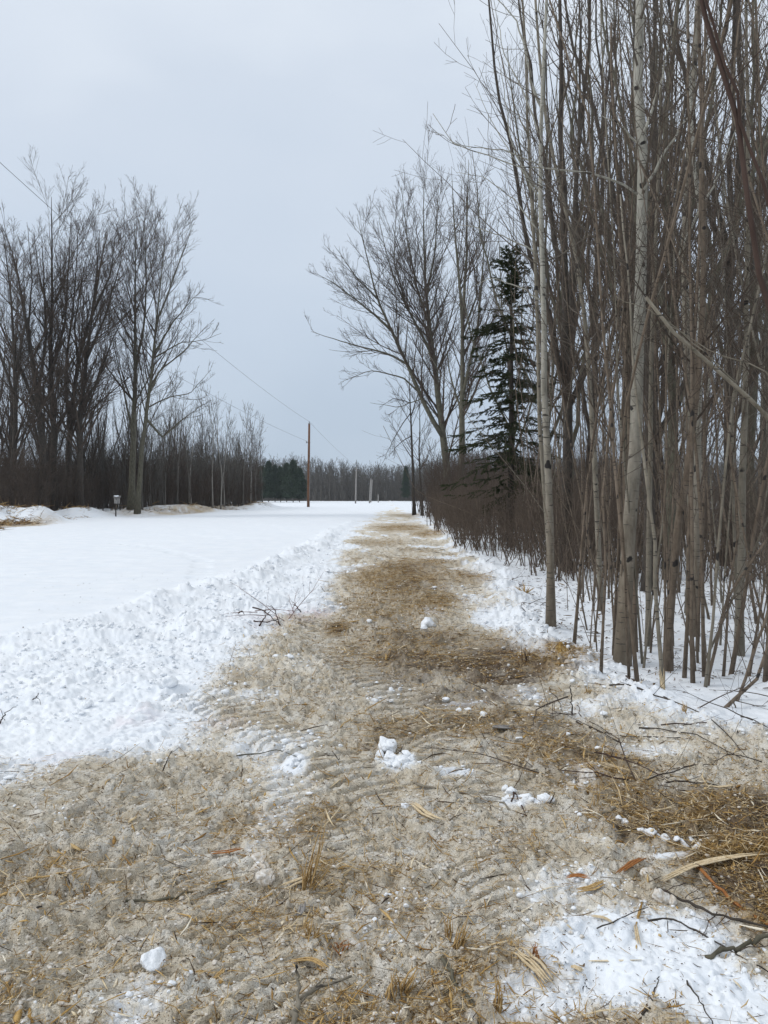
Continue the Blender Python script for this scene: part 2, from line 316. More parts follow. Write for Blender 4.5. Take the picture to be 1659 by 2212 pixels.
def dirty_snow_mat():
    m, nt, b = mat('dirty_snow'); co = obco(nt)
    n = noise(nt, co, 60, 4)
    nt.links.new(ramp(nt, n, [(.3, (.40, .33, .25)), (.45, (.60, .54, .46)), (.7, (.80, .79, .77))]), b.inputs['Base Color'])
    bump(nt, b, n, .012, .9); return m
M['snow'] = snow_mat(); M['dsnow'] = dirty_snow_mat()
def metal(name, c, r=.45):
    m, nt, b = mat(name); b.inputs['Metallic'].default_value = .8; b.inputs['Roughness'].default_value = r
    nt.links.new(ramp(nt, noise(nt, obco(nt), 8), [(.3, tuple(x*.7 for x in c)), (.7, c)]), b.inputs['Base Color']); return m
M['metal'] = metal('galvanised_metal', (.35, .36, .37)); M['wire'] = metal('dull_wire', (.14, .14, .15), .6)

# ------------------------------------------------------------------ mesh tools
def mesh(name, V, F, m, parent=None, attrs=None, loc=None, smooth=True, link=True):
    """V (n,3); F list of int arrays (k,3) or (k,4)"""
    me = bpy.data.meshes.new(name)
    V = np.asarray(V, np.float32); Fs = [np.asarray(f, np.int32) for f in (F if isinstance(F, list) else [F]) if len(f)]
    me.vertices.add(len(V)); me.vertices.foreach_set('co', V.ravel())
    li = np.concatenate([f.ravel() for f in Fs]); tot = np.concatenate([np.full(len(f), f.shape[1], np.int32) for f in Fs])
    me.loops.add(len(li)); me.loops.foreach_set('vertex_index', li)
    me.polygons.add(len(tot)); me.polygons.foreach_set('loop_start', np.concatenate([[0], np.cumsum(tot)[:-1]]).astype(np.int32))
    try: me.polygons.foreach_set('loop_total', tot)
    except Exception: pass
    if smooth: me.polygons.foreach_set('use_smooth', np.ones(len(tot), bool))
    for k, a in (attrs or {}).items():
        at = me.attributes.new(k, 'FLOAT', 'POINT'); at.data.foreach_set('value', np.asarray(a, np.float32))
    me.update(calc_edges=True)
    if m: me.materials.append(m)
    o = bpy.data.objects.new(name, me)
    if link: COL.objects.link(o)
    if parent: o.parent = parent
    if loc is not None: o.location = tuple(loc)
    return o
def nrm(a): return a/np.maximum(np.linalg.norm(a, axis=-1, keepdims=True), 1e-9)
def tubes(P, Rd, sides=3, flat=1.0, cap=True, up=None):
    """P (n,k,3) polylines, Rd (n,k) radii -> verts, faces"""
    n, k, _ = P.shape
    T = np.empty_like(P); T[:, 1:-1] = P[:, 2:]-P[:, :-2]; T[:, 0] = P[:, 1]-P[:, 0]; T[:, -1] = P[:, -1]-P[:, -2]
    T = nrm(T); ax = nrm(P[:, -1]-P[:, 0])
    ref = np.where(np.abs(ax[:, 2:3]) > .8, np.array([[1., .13, 0]]), np.array([[0, .1, 1.]])) if up is None else up
    A = nrm(np.cross(T, ref[:, None, :])); B = np.cross(A, T)
    a = np.arange(sides)*2*np.pi/sides
    V = P[:, :, None, :]+Rd[:, :, None, None]*(np.cos(a)[None, None, :, None]*A[:, :, None, :]+flat*np.sin(a)[None, None, :, None]*B[:, :, None, :])
    base = (np.arange(n)*k*sides)[:, None, None]
    i = np.arange(k-1)[None, :, None]*sides; j = np.arange(sides)[None, None, :]; j2 = (j+1) % sides
    F = np.stack([base+i+j, base+i+j2, base+i+sides+j2, base+i+sides+j], -1).reshape(-1, 4)
    Fs = [F]
    if cap:
        b0 = (np.arange(n)*k*sides)[:, None]
        if sides == 3: Fs += [b0+np.array([[2, 1, 0]]), b0+(k-1)*sides+np.array([[0, 1, 2]])]
        elif sides == 4: Fs += [b0+np.array([[3, 2, 1, 0]]), b0+(k-1)*sides+np.array([[0, 1, 2, 3]])]
        else:
            c = np.array([[0, q, q+1] for q in range(1, sides-1)]).reshape(-1)
            Fs += [(b0+c[::-1][None]).reshape(-1, 3), (b0+(k-1)*sides+c[None]).reshape(-1, 3)]
    return V.reshape(-1, 3), Fs
def join(parts):
    Vs, F3, F4, off = [], [], [], 0
    for V, Fs in parts:
        for f in Fs: (F3 if f.shape[1] == 3 else F4).append(f+off)
        Vs.append(V); off += len(V)
    out = []
    if F3: out.append(np.concatenate(F3))
    if F4: out.append(np.concatenate(F4))
    return np.concatenate(Vs), out
def resample(pts, k, rng=None, jit=0):
    pts = np.asarray(pts, float); s = np.concatenate([[0], np.cumsum(np.linalg.norm(np.diff(pts, axis=0), axis=1))])
    # Catmull style smoothing by dense interpolation then averaging
    t = np.linspace(0, s[-1], k*4); q = np.stack([np.interp(t, s, pts[:, i]) for i in range(3)], 1)
    for _ in range(3):
        q[1:-1] = (q[:-2]+2*q[1:-1]+q[2:])/4
    q = q[np.linspace(0, len(q)-1, k).round().astype(int)]
    if rng is not None and jit: q[1:-1] += rng.normal(0, jit, (k-2, 3))
    return q
def kids(P, Rd, rng, dens, t0, t1, a0, a1, ratio, k=5, up=.5, wig=.10, rr=.5, tip=.003, lmin=.0, ease=.55, maxl=1e9, r_len=.012):
    """side branches on every polyline"""
    n, m, _ = P.shape
    L = np.linalg.norm(np.diff(P, axis=1), axis=2).sum(1)
    cnt = rng.poisson(np.maximum(L*dens*(t1-t0), 0)); par = np.repeat(np.arange(n), cnt)
    if len(par) == 0: return np.zeros((0, k, 3)), np.zeros((0, k))
    t = t0+(t1-t0)*rng.random(len(par)); f = t*(m-1); i = np.minimum(f.astype(int), m-2); f = f-i
    p = P[par, i]*(1-f)[:, None]+P[par, i+1]*f[:, None]; T = nrm(P[par, i+1]-P[par, i])
    r = Rd[par, i]*(1-f)+Rd[par, i+1]*f
    az = rng.random(len(par))*2*np.pi; ref = np.where(np.abs(T[:, 2:3]) > .9, [[1., 0, 0]], [[0, 0, 1.]])
    A = nrm(np.cross(T, ref)); B = np.cross(T, A)
    ang = R(a0)+(R(a1)-R(a0))*rng.random(len(par))
    d = nrm(T*np.cos(ang)[:, None]+(A*np.cos(az)[:, None]+B*np.sin(az)[:, None])*np.sin(ang)[:, None])
    ln = np.minimum(L[par]*ratio*(1-ease*t)*(.55+.75*rng.random(len(par))), maxl)
    ln = np.maximum(ln, lmin)
    q = np.empty((len(par), k, 3)); q[:, 0] = p
    for s in range(1, k):
        q[:, s] = q[:, s-1]+d*(ln/(k-1))[:, None]
        d = nrm(d+np.array([0, 0, up/k])+rng.normal(0, wig, d.shape))
    r0 = np.maximum(np.minimum(r*rr*(.6+.5*rng.random(len(par))), ln*r_len+tip), tip)
    return q, r0[:, None]+(tip*np.ones(len(par))-r0)[:, None]*np.linspace(0, 1, k)[None]**.8
def empty(name, loc):
    o = bpy.data.objects.new(name, None); COL.objects.link(o); o.location = tuple(loc); o.empty_display_size = .2
    return o
def tag(o, label=None, cat=None, group=None, kind=None):
    if label: o['label'] = label
    if cat: o['category'] = cat
    if group: o['group'] = group
    if kind: o['kind'] = kind
    return o

# ------------------------------------------------------------------ the ground sheet
def build_ground():
    rr = [.05, .5, .9, 1.2, 1.4, 1.55, 1.65, 1.75]; r = 1.8
    while r < 2600:
        rr.append(r); r += min(max(r*r/1232*(.62 if 3.8 < r < 9 else .85), .004), .0085*r if r < 30 else (.012*r if r < 90 else .03*r))
    rr = np.array(rr)
    a = np.concatenate([np.linspace(-180, -45, 60, endpoint=False), np.linspace(-45, -31, 50, endpoint=False), np.linspace(-31, 31, 700, endpoint=False), np.linspace(31, 45, 50, endpoint=False), np.linspace(45, 180, 60, endpoint=False)])
    a = np.radians(a); na, nr = len(a), len(rr)
    x = (rr[:, None]*np.sin(a)[None]).ravel(); y = (rr[:, None]*np.cos(a)[None]).ravel()
    z = ground_h(x, y); d, st, mu, pk, *_ = masks(x, y)
    i = np.arange(nr-1)[:, None]*na; j = np.arange(na)[None]; j2 = (j+1) % na
    F4 = np.stack([i+j, i+j2, i+na+j2, i+na+j], -1).reshape(-1, 4)[:, ::-1]
    V = np.concatenate([np.stack([x, y, z], 1), [[0, 0, z[0]]]])
    c = len(V)-1; F3 = np.stack([np.arange(na), (np.arange(na)+1) % na, np.full(na, c)], 1)
    e = lambda q: np.append(q, 0)
    o = mesh('ground', V, [F3, F4], M['ground'], attrs={'dirt': e(d), 'straw': e(st), 'mud': e(mu), 'pink': e(pk)})
    tag(o, kind='structure')
build_ground()

# ------------------------------------------------------------------ trees
def tree_parts(rng, trunks, style):
    """trunks: list of (points (k,3), r0, r1) in local coordinates -> trunk mesh data, crown mesh data"""
    tp = []; P = []; Rr = []
    for pts, r0, r1 in trunks:
        q = resample(pts, 14, rng, style.get('jit', .03)); rad = r0+(r1-r0)*np.linspace(0, 1, 14)**style.get('tap', .85)
        if style.get('flare', 1) and pts[0][2] < .3: rad[0] *= 1.3
        P.append(q); Rr.append(rad)
    P = np.array(P); Rr = np.array(Rr)
    tr = tubes(P, Rr, style.get('sides', 8))
    cr = []
    for lv in style['levels']:
        p2, r2 = kids(P, Rr, rng, **lv)
        if len(p2) == 0: break
        cr.append(tubes(p2, r2, 4 if r2.max() > .02 else 3, cap=False)); P, Rr = p2, r2
    return tr, (join(cr) if cr else None)
def build_tree(name, loc, trunks, style, mats, label, cat='tree', group=None, seed=1):
    rng = np.random.default_rng(seed)
    tr, cr = tree_parts(rng, trunks, style)
    root = tag(empty(name, loc), label, cat, group)
    mesh('trunk', tr[0], tr[1], mats[0], root)
    if cr: mesh('crown', cr[0], cr[1], mats[1], root)
    return root
def copy_tree(root, loc, rz, s, label=None, group=None, sz=None, tilt=(0, 0)):
    r = root.copy(); COL.objects.link(r); r.location = tuple(loc); r.rotation_euler = (tilt[0], tilt[1], rz); r.scale = (s, s, sz or s)
    if label: r['label'] = label
    if group: r['group'] = group
    for ch in root.children:
        c = ch.copy(); COL.objects.link(c); c.parent = r
    return r
# ---- twig styles.  dens is per metre of parent
def st_big(d=1.0, t0=.22, up=1.0):
    return dict(sides=9, jit=.018, levels=[
        dict(dens=1.6*d, t0=t0, t1=.97, a0=22, a1=46, ratio=.46, k=8, up=.8*up, wig=.035, rr=.5, tip=.010, maxl=7.5, ease=.66),
        dict(dens=1.9*d, t0=.14, t1=1, a0=20, a1=42, ratio=.40, k=6, up=.45, wig=.05, rr=.6, tip=.008, maxl=2.6),
        dict(dens=4.2*d, t0=.15, t1=1, a0=22, a1=48, ratio=.5, k=4, up=.35, wig=.07, rr=.7, tip=.006, maxl=1.0, lmin=.3)])
def traced(name, D, lines, style, mats, label, seed, depth=.0, cat='tree', group=None):
    """lines: list of (pixel polyline, r0, r1).  first line starts at the foot.  Limbs get their own depth."""
    rng = np.random.default_rng(seed)
    b = U(*lines[0][0][0], D); bz = gz(b[0], b[1])-.1; base = np.array([b[0], D, bz])
    T = []; store = {}
    for q, (pl, r0, r1) in enumerate(lines):
        pts = []; dd = 0
        if q: dd = store.get(pl[0], 0)
        sp = rng.uniform(-1, 1)*.35 if q else rng.uniform(-.08, .08)
        L = 0
        for i, (u, v) in enumerate(pl):
            if i: L += math.hypot(u-pl[i-1][0], v-pl[i-1][1])*D/FP
            dep = dd+sp*L*depth; store[(u, v)] = dep
            p = U(u, v, D+dep)-base
            if q == 0 and i == 0: p[2] = 0
            pts.append(p)
        T.append((np.array(pts), r0, r1))
    return build_tree(name, base, T, style, mats, label, cat, group, seed)

DARK = (M['dark_bark'], M['twig']); OLIVE = (M['olive_bark'], M['twig']); GREY = (M['grey_bark'], M['grey_twig']); ASPEN = (M['aspen'], M['grey_twig'])
SAP = (M['sap'], M['twig'])
# ---- left group
traced('bare_tree', 64, [([(283, 1100), (288, 950), (292, 800), (293, 620), (290, 465)], .31, .008),
    ([(292, 800), (312, 700), (316, 600), (312, 480)], .13, .015), ([(288, 950), (262, 820), (240, 720), (232, 640)], .10, .012), ([(292, 870), (330, 800), (352, 740)], .08, .012)],
    st_big(1.25, .3, .9), OLIVE, 'tall straight bare tree just right of the bird box, trunk mossy grey', 11, .5)
traced('bare_tree', 62.5, [([(296, 1094), (305, 980), (322, 850), (338, 700), (352, 560), (362, 480)], .24, .008),
    ([(316, 905), (350, 945), (392, 908), (440, 872)], .12, .015), ([(322, 850), (345, 800), (395, 760), (450, 700)], .10, .012), ([(330, 770), (370, 700), (420, 640), (462, 650)], .09, .012),
    ([(338, 700), (375, 600), (405, 520), (420, 480)], .09, .012), ([(330, 775), (390, 740), (440, 735), (478, 720)], .07, .01), ([(320, 880), (360, 860), (410, 850), (455, 800)], .07, .01)],
    st_big(1.25, .25, .75), OLIVE, 'leaning bare tree rightmost of the tall left trees, long limbs reaching over the field', 12, .4)
traced('bare_tree', 58, [([(94, 1107), (93, 970), (80, 853), (60, 720), (32, 560), (12, 505)], 0.36, .02), ([(85, 900), (45, 800), (0, 700), (-30, 600)], .14, .015),
    ([(80, 853), (100, 740), (95, 600), (90, 510)], .15, .015), ([(60, 720), (70, 600), (58, 480)], .09, .012)],
    st_big(1.25, .22, .6), DARK, 'dark bare tree behind the snow-capped rock, its trunk leaning left', 13, .5)
traced('bare_tree', 59.5, [([(115, 1104), (117, 931), (109, 814), (113, 619), (111, 425)], 0.32, .018), ([(109, 814), (140, 700), (150, 560), (152, 480)], .14, .015), ([(112, 700), (86, 600), (72, 500)], .10, .012)],
    st_big(1.25, .22, .6), DARK, 'tallest dark bare tree of the left cluster, its top above all its neighbours', 14, .5)
traced('bare_tree', 61, [([(146, 1098), (150, 931), (168, 775), (195, 697), (207, 619), (215, 495)], 0.31, .018), ([(150, 931), (140, 800), (160, 650), (170, 480)], .16, .015), ([(168, 775), (160, 700), (185, 560)], .1, .012)],
    st_big(1.25, .22, .6), DARK, 'dark bare tree in the middle of the left cluster, forked low into two bowed stems', 15, .5)
traced('bare_tree', 60, [([(172, 1098), (172, 912), (187, 775), (199, 677), (219, 560), (232, 505)], 0.32, .018), ([(187, 775), (225, 690), (262, 560), (272, 520)], .13, .015), ([(178, 870), (207, 833), (242, 735), (273, 677)], .14, .014), ([(199, 677), (240, 590), (250, 500)], .09, .012)],
    st_big(1.25, .2, .5), DARK, 'dark bare tree right of the left cluster, limbs fanning towards the bird box tree', 16, .5)
traced('bare_tree', 57, [([(22, 1104), (34, 930), (33, 800), (22, 619), (6, 500)], 0.26, .018), ([(33, 800), (55, 700), (50, 560)], .12, .013), ([(30, 850), (-10, 740), (-30, 600)], .12, .013)],
    st_big(1.25, .2, .6), DARK, 'dark bare tree nearest the left edge of the photo', 17, .5)
# ---- right middle group
traced('bare_tree', 58, [([(970, 1108), (964, 989), (953, 912), (940, 796), (929, 710), (921, 646), (916, 560), (914, 400)], .36, .008),
    ([(956, 942), (931, 903), (906, 848), (880, 787), (845, 714), (815, 646), (794, 560), (772, 470)], .20, .014),
    ([(880, 787), (840, 765), (794, 753), (734, 736), (672, 716)], .10, .012), ([(845, 714), (815, 685), (777, 654), (729, 616), (680, 590)], .11, .012),
    ([(940, 796), (931, 732), (957, 667), (975, 594)], .12, .012), ([(942, 810), (927, 753), (880, 667), (845, 585), (820, 480)], .14, .012),
    ([(906, 848), (871, 815), (800, 800), (735, 826)], .08, .01), ([(929, 710), (900, 620), (880, 520), (868, 400)], .12, .012), ([(921, 646), (940, 540), (948, 395)], .10, .012),
    ([(953, 912), (915, 860), (860, 880), (800, 870)], .07, .01), ([(815, 646), (770, 600), (722, 530)], .07, .01), ([(880, 667), (850, 560), (858, 430)], .08, .01)],
    st_big(1.25, .15, .75), OLIVE, 'big forked bare tree spreading left over the dirt track, trunk grey-green', 21, .45)
traced('bare_tree', 55, [([(996, 1100), (998, 989), (998, 860), (1000, 689), (992, 603), (979, 474), (975, 360)], .30, .008), ([(1000, 689), (1009, 517), (1012, 345)], .13, .015), ([(998, 860), (1030, 720), (1045, 560), (1050, 430)], .14, .015),
    ([(998, 900), (970, 800), (960, 700)], .09, .012), ([(1000, 720), (1030, 640), (1030, 500)], .09, .012)],
    st_big(1.15, .25, 1.1), OLIVE, 'tall upright bare tree directly right of the big forked one', 22, .5)
traced('bare_tree', 66, [([(895, 1108), (891, 989), (886, 860), (882, 775)], .17, .015), ([(888, 890), (860, 930), (835, 980), (822, 1010)], .05, .01), ([(889, 940), (860, 960), (840, 985)], .05, .01), ([(887, 870), (850, 860), (820, 880)], .05, .01), ([(887, 900), (910, 830), (920, 780)], .06, .01)],
    st_big(1.1, .3, .1), DARK, 'small dark bare tree with drooping twigs left of the big forked tree', 23, .6)
traced('bare_tree', 62, [([(912, 1106), (905, 980), (908, 900), (902, 840)], .12, .012)], st_big(1.0, .3, .8), DARK, 'slim bare tree between the dark drooping tree and the big forked trunk', 24, .6)

# ---- near pale trees of the right wood
def st_slim(d=1.0, t0=.3, up=.7, tip=.0025, a=(35, 70)):
    return dict(sides=10, jit=.006, tap=.8, levels=[
        dict(dens=3.5*d, t0=t0, t1=.98, a0=a[0], a1=a[1], ratio=.30, k=7, up=up, wig=.09, rr=.40, tip=tip, maxl=3.0),
        dict(dens=3.4*d, t0=.15, t1=1, a0=25, a1=55, ratio=.45, k=4, up=.4, wig=.12, rr=.6, tip=tip*.8, maxl=.9),
        dict(dens=3.0*d, t0=.1, t1=1, a0=25, a1=55, ratio=.5, k=3, up=.3, wig=.12, rr=.7, tip=tip*.7, maxl=.4, lmin=.06)])
traced('aspen_tree', 7.2, [([(1343, 1444), (1356, 1205), (1366, 1077), (1376, 900), (1384, 650), (1391, 450), (1386, 330), (1396, 296), (1379, 250), (1376, 150), (1384, 0), (1388, -260), (1392, -600)], .072, .03),
    ([(1377, 420), (1335, 393), (1284, 376), (1207, 365), (1120, 360), (1040, 330), (975, 310), (935, 245)], .012, .0025), ([(1392, 410), (1441, 320), (1484, 256), (1548, 171)], .015, .004),
    ([(1388, 290), (1410, 240), (1430, 170), (1450, 60)], .015, .004), ([(1388, 320), (1340, 270), (1300, 250)], .012, .003)],
    st_slim(1, .42), ASPEN, 'large pale aspen with black knots, the thickest trunk in the front of the right wood', 31, .35)
traced('aspen_tree', 8.9, [([(1190, 1372), (1187, 1100), (1180, 980), (1176, 850), (1172, 600), (1167, 400), (1168, 300), (1176, 100), (1184, -150), (1190, -400)], .052, .008),
    ([(1163, 551), (1134, 530), (1091, 512), (1015, 487), (945, 480)], .010, .002), ([(1168, 359), (1138, 342), (1091, 325), (993, 314), (940, 285)], .010, .002),
    ([(1172, 235), (1147, 184), (1140, 124), (1113, 43), (1060, -20)], .02, .004), ([(1171, 420), (1130, 370), (1100, 300), (1090, 200), (1075, 120)], .012, .003), ([(1172, 650), (1120, 620), (1060, 600), (1000, 630)], .010, .002), ([(1170, 300), (1130, 200), (1085, 110), (1062, -40)], .012, .002), ([(1166, 430), (1110, 340), (1060, 260), (1025, 180)], .010, .002), ([(1165, 500), (1110, 430), (1050, 385), (985, 372)], .010, .002)],
    st_slim(1, .35), ASPEN, 'pale aspen alone at the left front corner of the right wood', 32, .35)
traced('aspen_tree', 9.3, [([(1195, 1362), (1180, 1100), (1163, 900), (1160, 640), (1150, 480), (1141, 300), (1135, 100), (1120, -100)], .032, .012), ([(1141, 300), (1110, 220), (1085, 130)], .01, .003)],
    st_slim(1.1, .3), GREY, 'slim grey aspen twined close behind the corner aspen', 33, .3)
traced('aspen_tree', 8.5, [([(1500, 1385), (1505, 1100), (1510, 854), (1514, 640), (1518, 470), (1506, 414), (1495, 342), (1493, 214), (1486, 107), (1480, -60), (1478, -300)], .050, .008),
    ([(1518, 431), (1471, 418), (1440, 400)], .013, .004), ([(1514, 448), (1463, 555), (1420, 640)], .015, .004), ([(1516, 450), (1560, 360), (1600, 250)], .014, .003)],
    st_slim(1, .35), ASPEN, 'pale aspen with a crook high in its trunk, second aspen right of the thickest one', 34, .35)
traced('aspen_tree', 7.7, [([(1597, 1422), (1604, 1100), (1608, 854), (1612, 640), (1616, 450), (1615, 200), (1612, -50), (1610, -300)], .046, .008)], st_slim(1, .35), GREY, 'straight grey aspen closest to the right edge of the photo, standing in clean snow', 35, .35)
traced('aspen_tree', 10.5, [([(1300, 1322), (1290, 1100), (1266, 700), (1249, 572), (1232, 495), (1202, 372), (1177, 239), (1160, 80), (1150, -100)], .042, .014)], st_slim(1, .3), GREY, 'grey aspen leaning left behind the corner aspen and crossing it near the top', 36, .3)
traced('sapling', 6.3, [([(1433, 1492), (1420, 1346), (1416, 1205), (1403, 1102), (1395, 1013), (1378, 906), (1366, 760), (1358, 600), (1340, 420)], .019, .006)], st_slim(1.0, .35, .6, .002), (M['grey_bark'], M['grey_twig']), 'pale crooked sapling in front, beside the upright splinter of split wood', 37, .3)
traced('sapling', 7.0, [([(1442, 1453), (1442, 1333), (1459, 1205), (1465, 1141), (1489, 991), (1510, 800), (1520, 600), (1515, 300), (1510, 0)], .044, .015)], st_slim(1, .35), SAP, 'stout brown sapling leaning right, just right of the thickest aspen', 38, .3)
traced('sapling', 8.0, [([(1400, 1393), (1402, 1200), (1404, 1000), (1410, 700), (1425, 300), (1430, 0)], .032, .012)], st_slim(1, .35), GREY, 'straight grey sapling a step behind the stout brown leaning one', 39, .3)
traced('sapling', 7.7, [([(1371, 1414), (1372, 1200), (1362, 1000), (1350, 700), (1330, 350), (1320, 50)], .030, .010)], st_slim(1, .35), SAP, 'brown sapling half hidden behind the foot of the thickest aspen', 40, .3)
traced('sapling', 6.35, [([(1525, 1487), (1548, 1376), (1565, 1312), (1600, 1239), (1659, 1162), (1740, 1050), (1850, 900)], .016, .005)], st_slim(1, .2, .8, .002), SAP, 'thin brown sapling leaning steeply right in the front row', 41, .2)
traced('sapling', 5.75, [([(1540, 1536), (1583, 1512), (1625, 1478), (1651, 1431), (1668, 1360), (1680, 1250), (1690, 1000), (1700, 700)], .015, .005), ([(1583, 1512), (1600, 1560), (1640, 1590)], .006, .002)], st_slim(1.6, .05, .8, .002), SAP, 'sapling bent low over the snow at the right edge, curving sharply upwards', 42, .2)
traced('sapling', 5.95, [([(1582, 1520), (1615, 1455), (1632, 1390), (1655, 1340), (1680, 1200), (1700, 1000)], .014, .005)], st_slim(1.2, .2, .8, .002), SAP, 'curved sapling rising just behind the one bent low over the snow', 43, .2)
# overhanging stems close to the camera: rooted outside the picture on the right
traced('leaning_sapling', 3.1, [([(1905, 1930), (1850, 1500), (1790, 1100), (1700, 780), (1640, 610), (1622, 470), (1610, 290), (1560, 150), (1517, 20), (1490, -120), (1440, -300)], .017, .008),
    ([(1700, 780), (1690, 600), (1659, 430), (1634, 363), (1608, 278), (1583, 171), (1540, 43), (1515, -60)], .009, .005)], dict(sides=8, jit=.004, levels=[dict(dens=1.3, t0=.35, t1=1, a0=40, a1=75, ratio=.16, k=5, up=.2, wig=.1, rr=.4, tip=.0018, maxl=.6)]),
    (M['red_twig'], M['red_twig']), 'dark reddish sapling arching over the top right corner, closest stem to the viewer', 44, .12)
traced('leaning_sapling', 4.2, [([(2050, 1700), (1960, 1350), (1850, 1120), (1740, 980), (1659, 905), (1587, 824), (1527, 781), (1463, 726), (1412, 668), (1395, 642)], .020, .009),
    ([(1740, 980), (1700, 860), (1640, 790), (1560, 770), (1440, 700)], .006, .002), ([(1587, 824), (1500, 740), (1440, 690), (1330, 640)], .004, .002)],
    dict(sides=8, jit=.004, levels=[dict(dens=1.2, t0=.3, t1=.95, a0=30, a1=70, ratio=.2, k=5, up=.5, wig=.1, rr=.4, tip=.0018, maxl=.8)]),
    (M['grey_bark'], M['grey_twig']), 'leaning grey sapling with a snapped pale tip, crossing the right wood at a slant', 45, .12)

# ---- prototypes for the deeper wood and copies of them
def proto_fan(seed, h, n, r0, lean=.1, mats=DARK, name='bare_tree', cat='tree'):
    rng = np.random.default_rng(seed); T = [(np.array([[0, 0, 0], [0, 0, h*.28], [rng.normal(0, .2), rng.normal(0, .2), h*.6], [rng.normal(0, .4), rng.normal(0, .4), h]]), r0, .012)]
    for i in range(n):
        a = i*2*np.pi/n+rng.uniform(-.4, .4); f = rng.uniform(.16, .42); sp = h*rng.uniform(.08, .20)
        T.append((np.array([[0, 0, h*f], [math.cos(a)*sp*.35, math.sin(a)*sp*.35, h*(f+.15)], [math.cos(a)*sp*.8, math.sin(a)*sp*.8, h*(f+.38)], [math.cos(a)*sp, math.sin(a)*sp, h*rng.uniform(.86, 1.02)]]), r0*.5, .01))
    st = dict(sides=7, jit=.04, levels=[
        dict(dens=1.5, t0=.15, t1=.98, a0=15, a1=38, ratio=.28, k=6, up=.8, wig=.045, rr=.5, tip=.004, maxl=4, ease=.75),
        dict(dens=2.6, t0=.1, t1=1, a0=20, a1=48, ratio=.45, k=4, up=.5, wig=.1, rr=.6, tip=.0032, maxl=1.5)])
    return build_tree(name, (0, 0, 0), T, st, mats, 'x', cat, 'x', seed)
def proto_slim(seed, h, r0, mats, name='bare_tree', cat='tree', t0=.35, bend=.25, tip=.003, dens=1.0, third=False, branchy=(30, 60)):
    rng = np.random.default_rng(seed); a = rng.uniform(0, 6.28); b = rng.normal(0, bend, 4)
    T = [(np.array([[0, 0, 0], [b[0]*.4, b[1]*.4, h*.3], [b[1], b[2], h*.62], [b[2]*1.6, b[3]*1.6, h]]), r0, .006)]
    st = dict(sides=7, jit=.012, levels=[
        dict(dens=2.2*dens, t0=t0, t1=.99, a0=branchy[0], a1=branchy[1], ratio=.26, k=5, up=.8, wig=.09, rr=.45, tip=tip, maxl=2.4),
        dict(dens=3.0*dens, t0=.15, t1=1, a0=25, a1=50, ratio=.42, k=4, up=.5, wig=.1, rr=.6, tip=tip*.8, maxl=.9)])
    return build_tree(name, (0, 0, 0), T, st, mats, 'x', cat, 'x', seed)
rng = np.random.default_rng(5)
EDp = np.array([(6.2, 2.0), (7, 1.75), (8, 1.9), (9, 2.2), (12, 2.75), (15, 3.1), (20, 3.4), (30, 3.5), (45, 3.6), (60, 4.0), (80, 5.0)])
def edge(y): return np.interp(y, EDp[:, 0], EDp[:, 1])
used = set()
def put(proto, x, y, rz, s, label, group, sz=None, tilt=(0, 0), sink=.06):
    if proto not in used:
        used.add(proto); proto.location = (x, y, gz(x, y)-sink); proto.rotation_euler = (tilt[0], tilt[1], rz); proto.scale = (s, s, sz or s)
        proto['label'] = label; proto['group'] = group; return proto
    return copy_tree(proto, (x, y, gz(x, y)-sink), rz, s, label, group, sz, tilt)
# tall dark trees with steep fans of limbs
fans = [proto_fan(50+i, 15, 5+i % 2, .13, mats=(OLIVE if i % 2 else DARK)) for i in range(4)]
FAN = [(3.9, 16.5, 1.0), (5.4, 14.5, .95), (7.6, 17, 1.1), (4.9, 20.5, .98), (6.5, 24, 1.15), (10.5, 22, 1.2), (9.0, 28, 1.3), (13.3, 27, 1.3), (15, 36, 1.4), (8.4, 50, 1.35)]
for i, (x, y, s) in enumerate(FAN+[(4.3, 12.5, .8), (5.6, 17.8, .95), (7.2, 20.5, 1.1), (6.6, 31, 1.1)]):
    if x/y < .22 and y < 26: x = .225*y
    put(fans[i % 4], x, y, rng.uniform(0, 6.28), s, 'tall dark tree in the depth of the right wood, its steep limbs fanning upwards', 'tall fanned trees deep in the right wood')
slims = [proto_slim(60+i, 13, .052, GREY if i % 3 else ASPEN, t0=.3) for i in range(4)]
for i in range(20):
    y = 10+38*rng.random()**1.2; x = edge(y)+.5+rng.random()**.9*(.58*y-edge(y)+1.5)
    if y < 9.5 or (x/y < .22 and y < 26): continue
    put(slims[i % 4], x, y, rng.uniform(0, 6.28), rng.uniform(.75, 1.25), 'slender grey tree standing inside the right wood, one of many straight thin trunks', 'slender grey trees of the right wood', tilt=(rng.normal(0, .03), rng.normal(0, .03)))
saps = [proto_slim(70+i, 6.0+.6*i, .0105+.0019*i, SAP if i != 3 else GREY, 'sapling', 'sapling', t0=.22, bend=.40, tip=.0024, dens=1.1) for i in range(6)]
n = 0; pts = []
while n < 210:
    y = 6.3+22*rng.random()**1.75; x = edge(y)+.05+rng.random()*(.53*y-edge(y)+.8)
    if x/y < .21 and y < 24 and rng.random() < .5: continue
    if any((x-a)**2+(y-b)**2 < .12**2 for a, b in pts): continue
    pts.append((x, y)); n += 1
    near = y < 9.5
    put(saps[int(rng.integers(6))], x, y, rng.uniform(0, 6.28), rng.uniform(.55, 1.1), 'thin brown sapling in the front rows of the right thicket, rising from clean snow' if near else 'thin sapling deep in the right thicket, seen between nearer stems',
        'saplings in the front rows of the right thicket' if near else 'saplings deep in the right thicket', sz=rng.uniform(.7, 1.15), tilt=(rng.normal(0, .08), rng.normal(0, .08 if rng.random() < .87 else .35)))

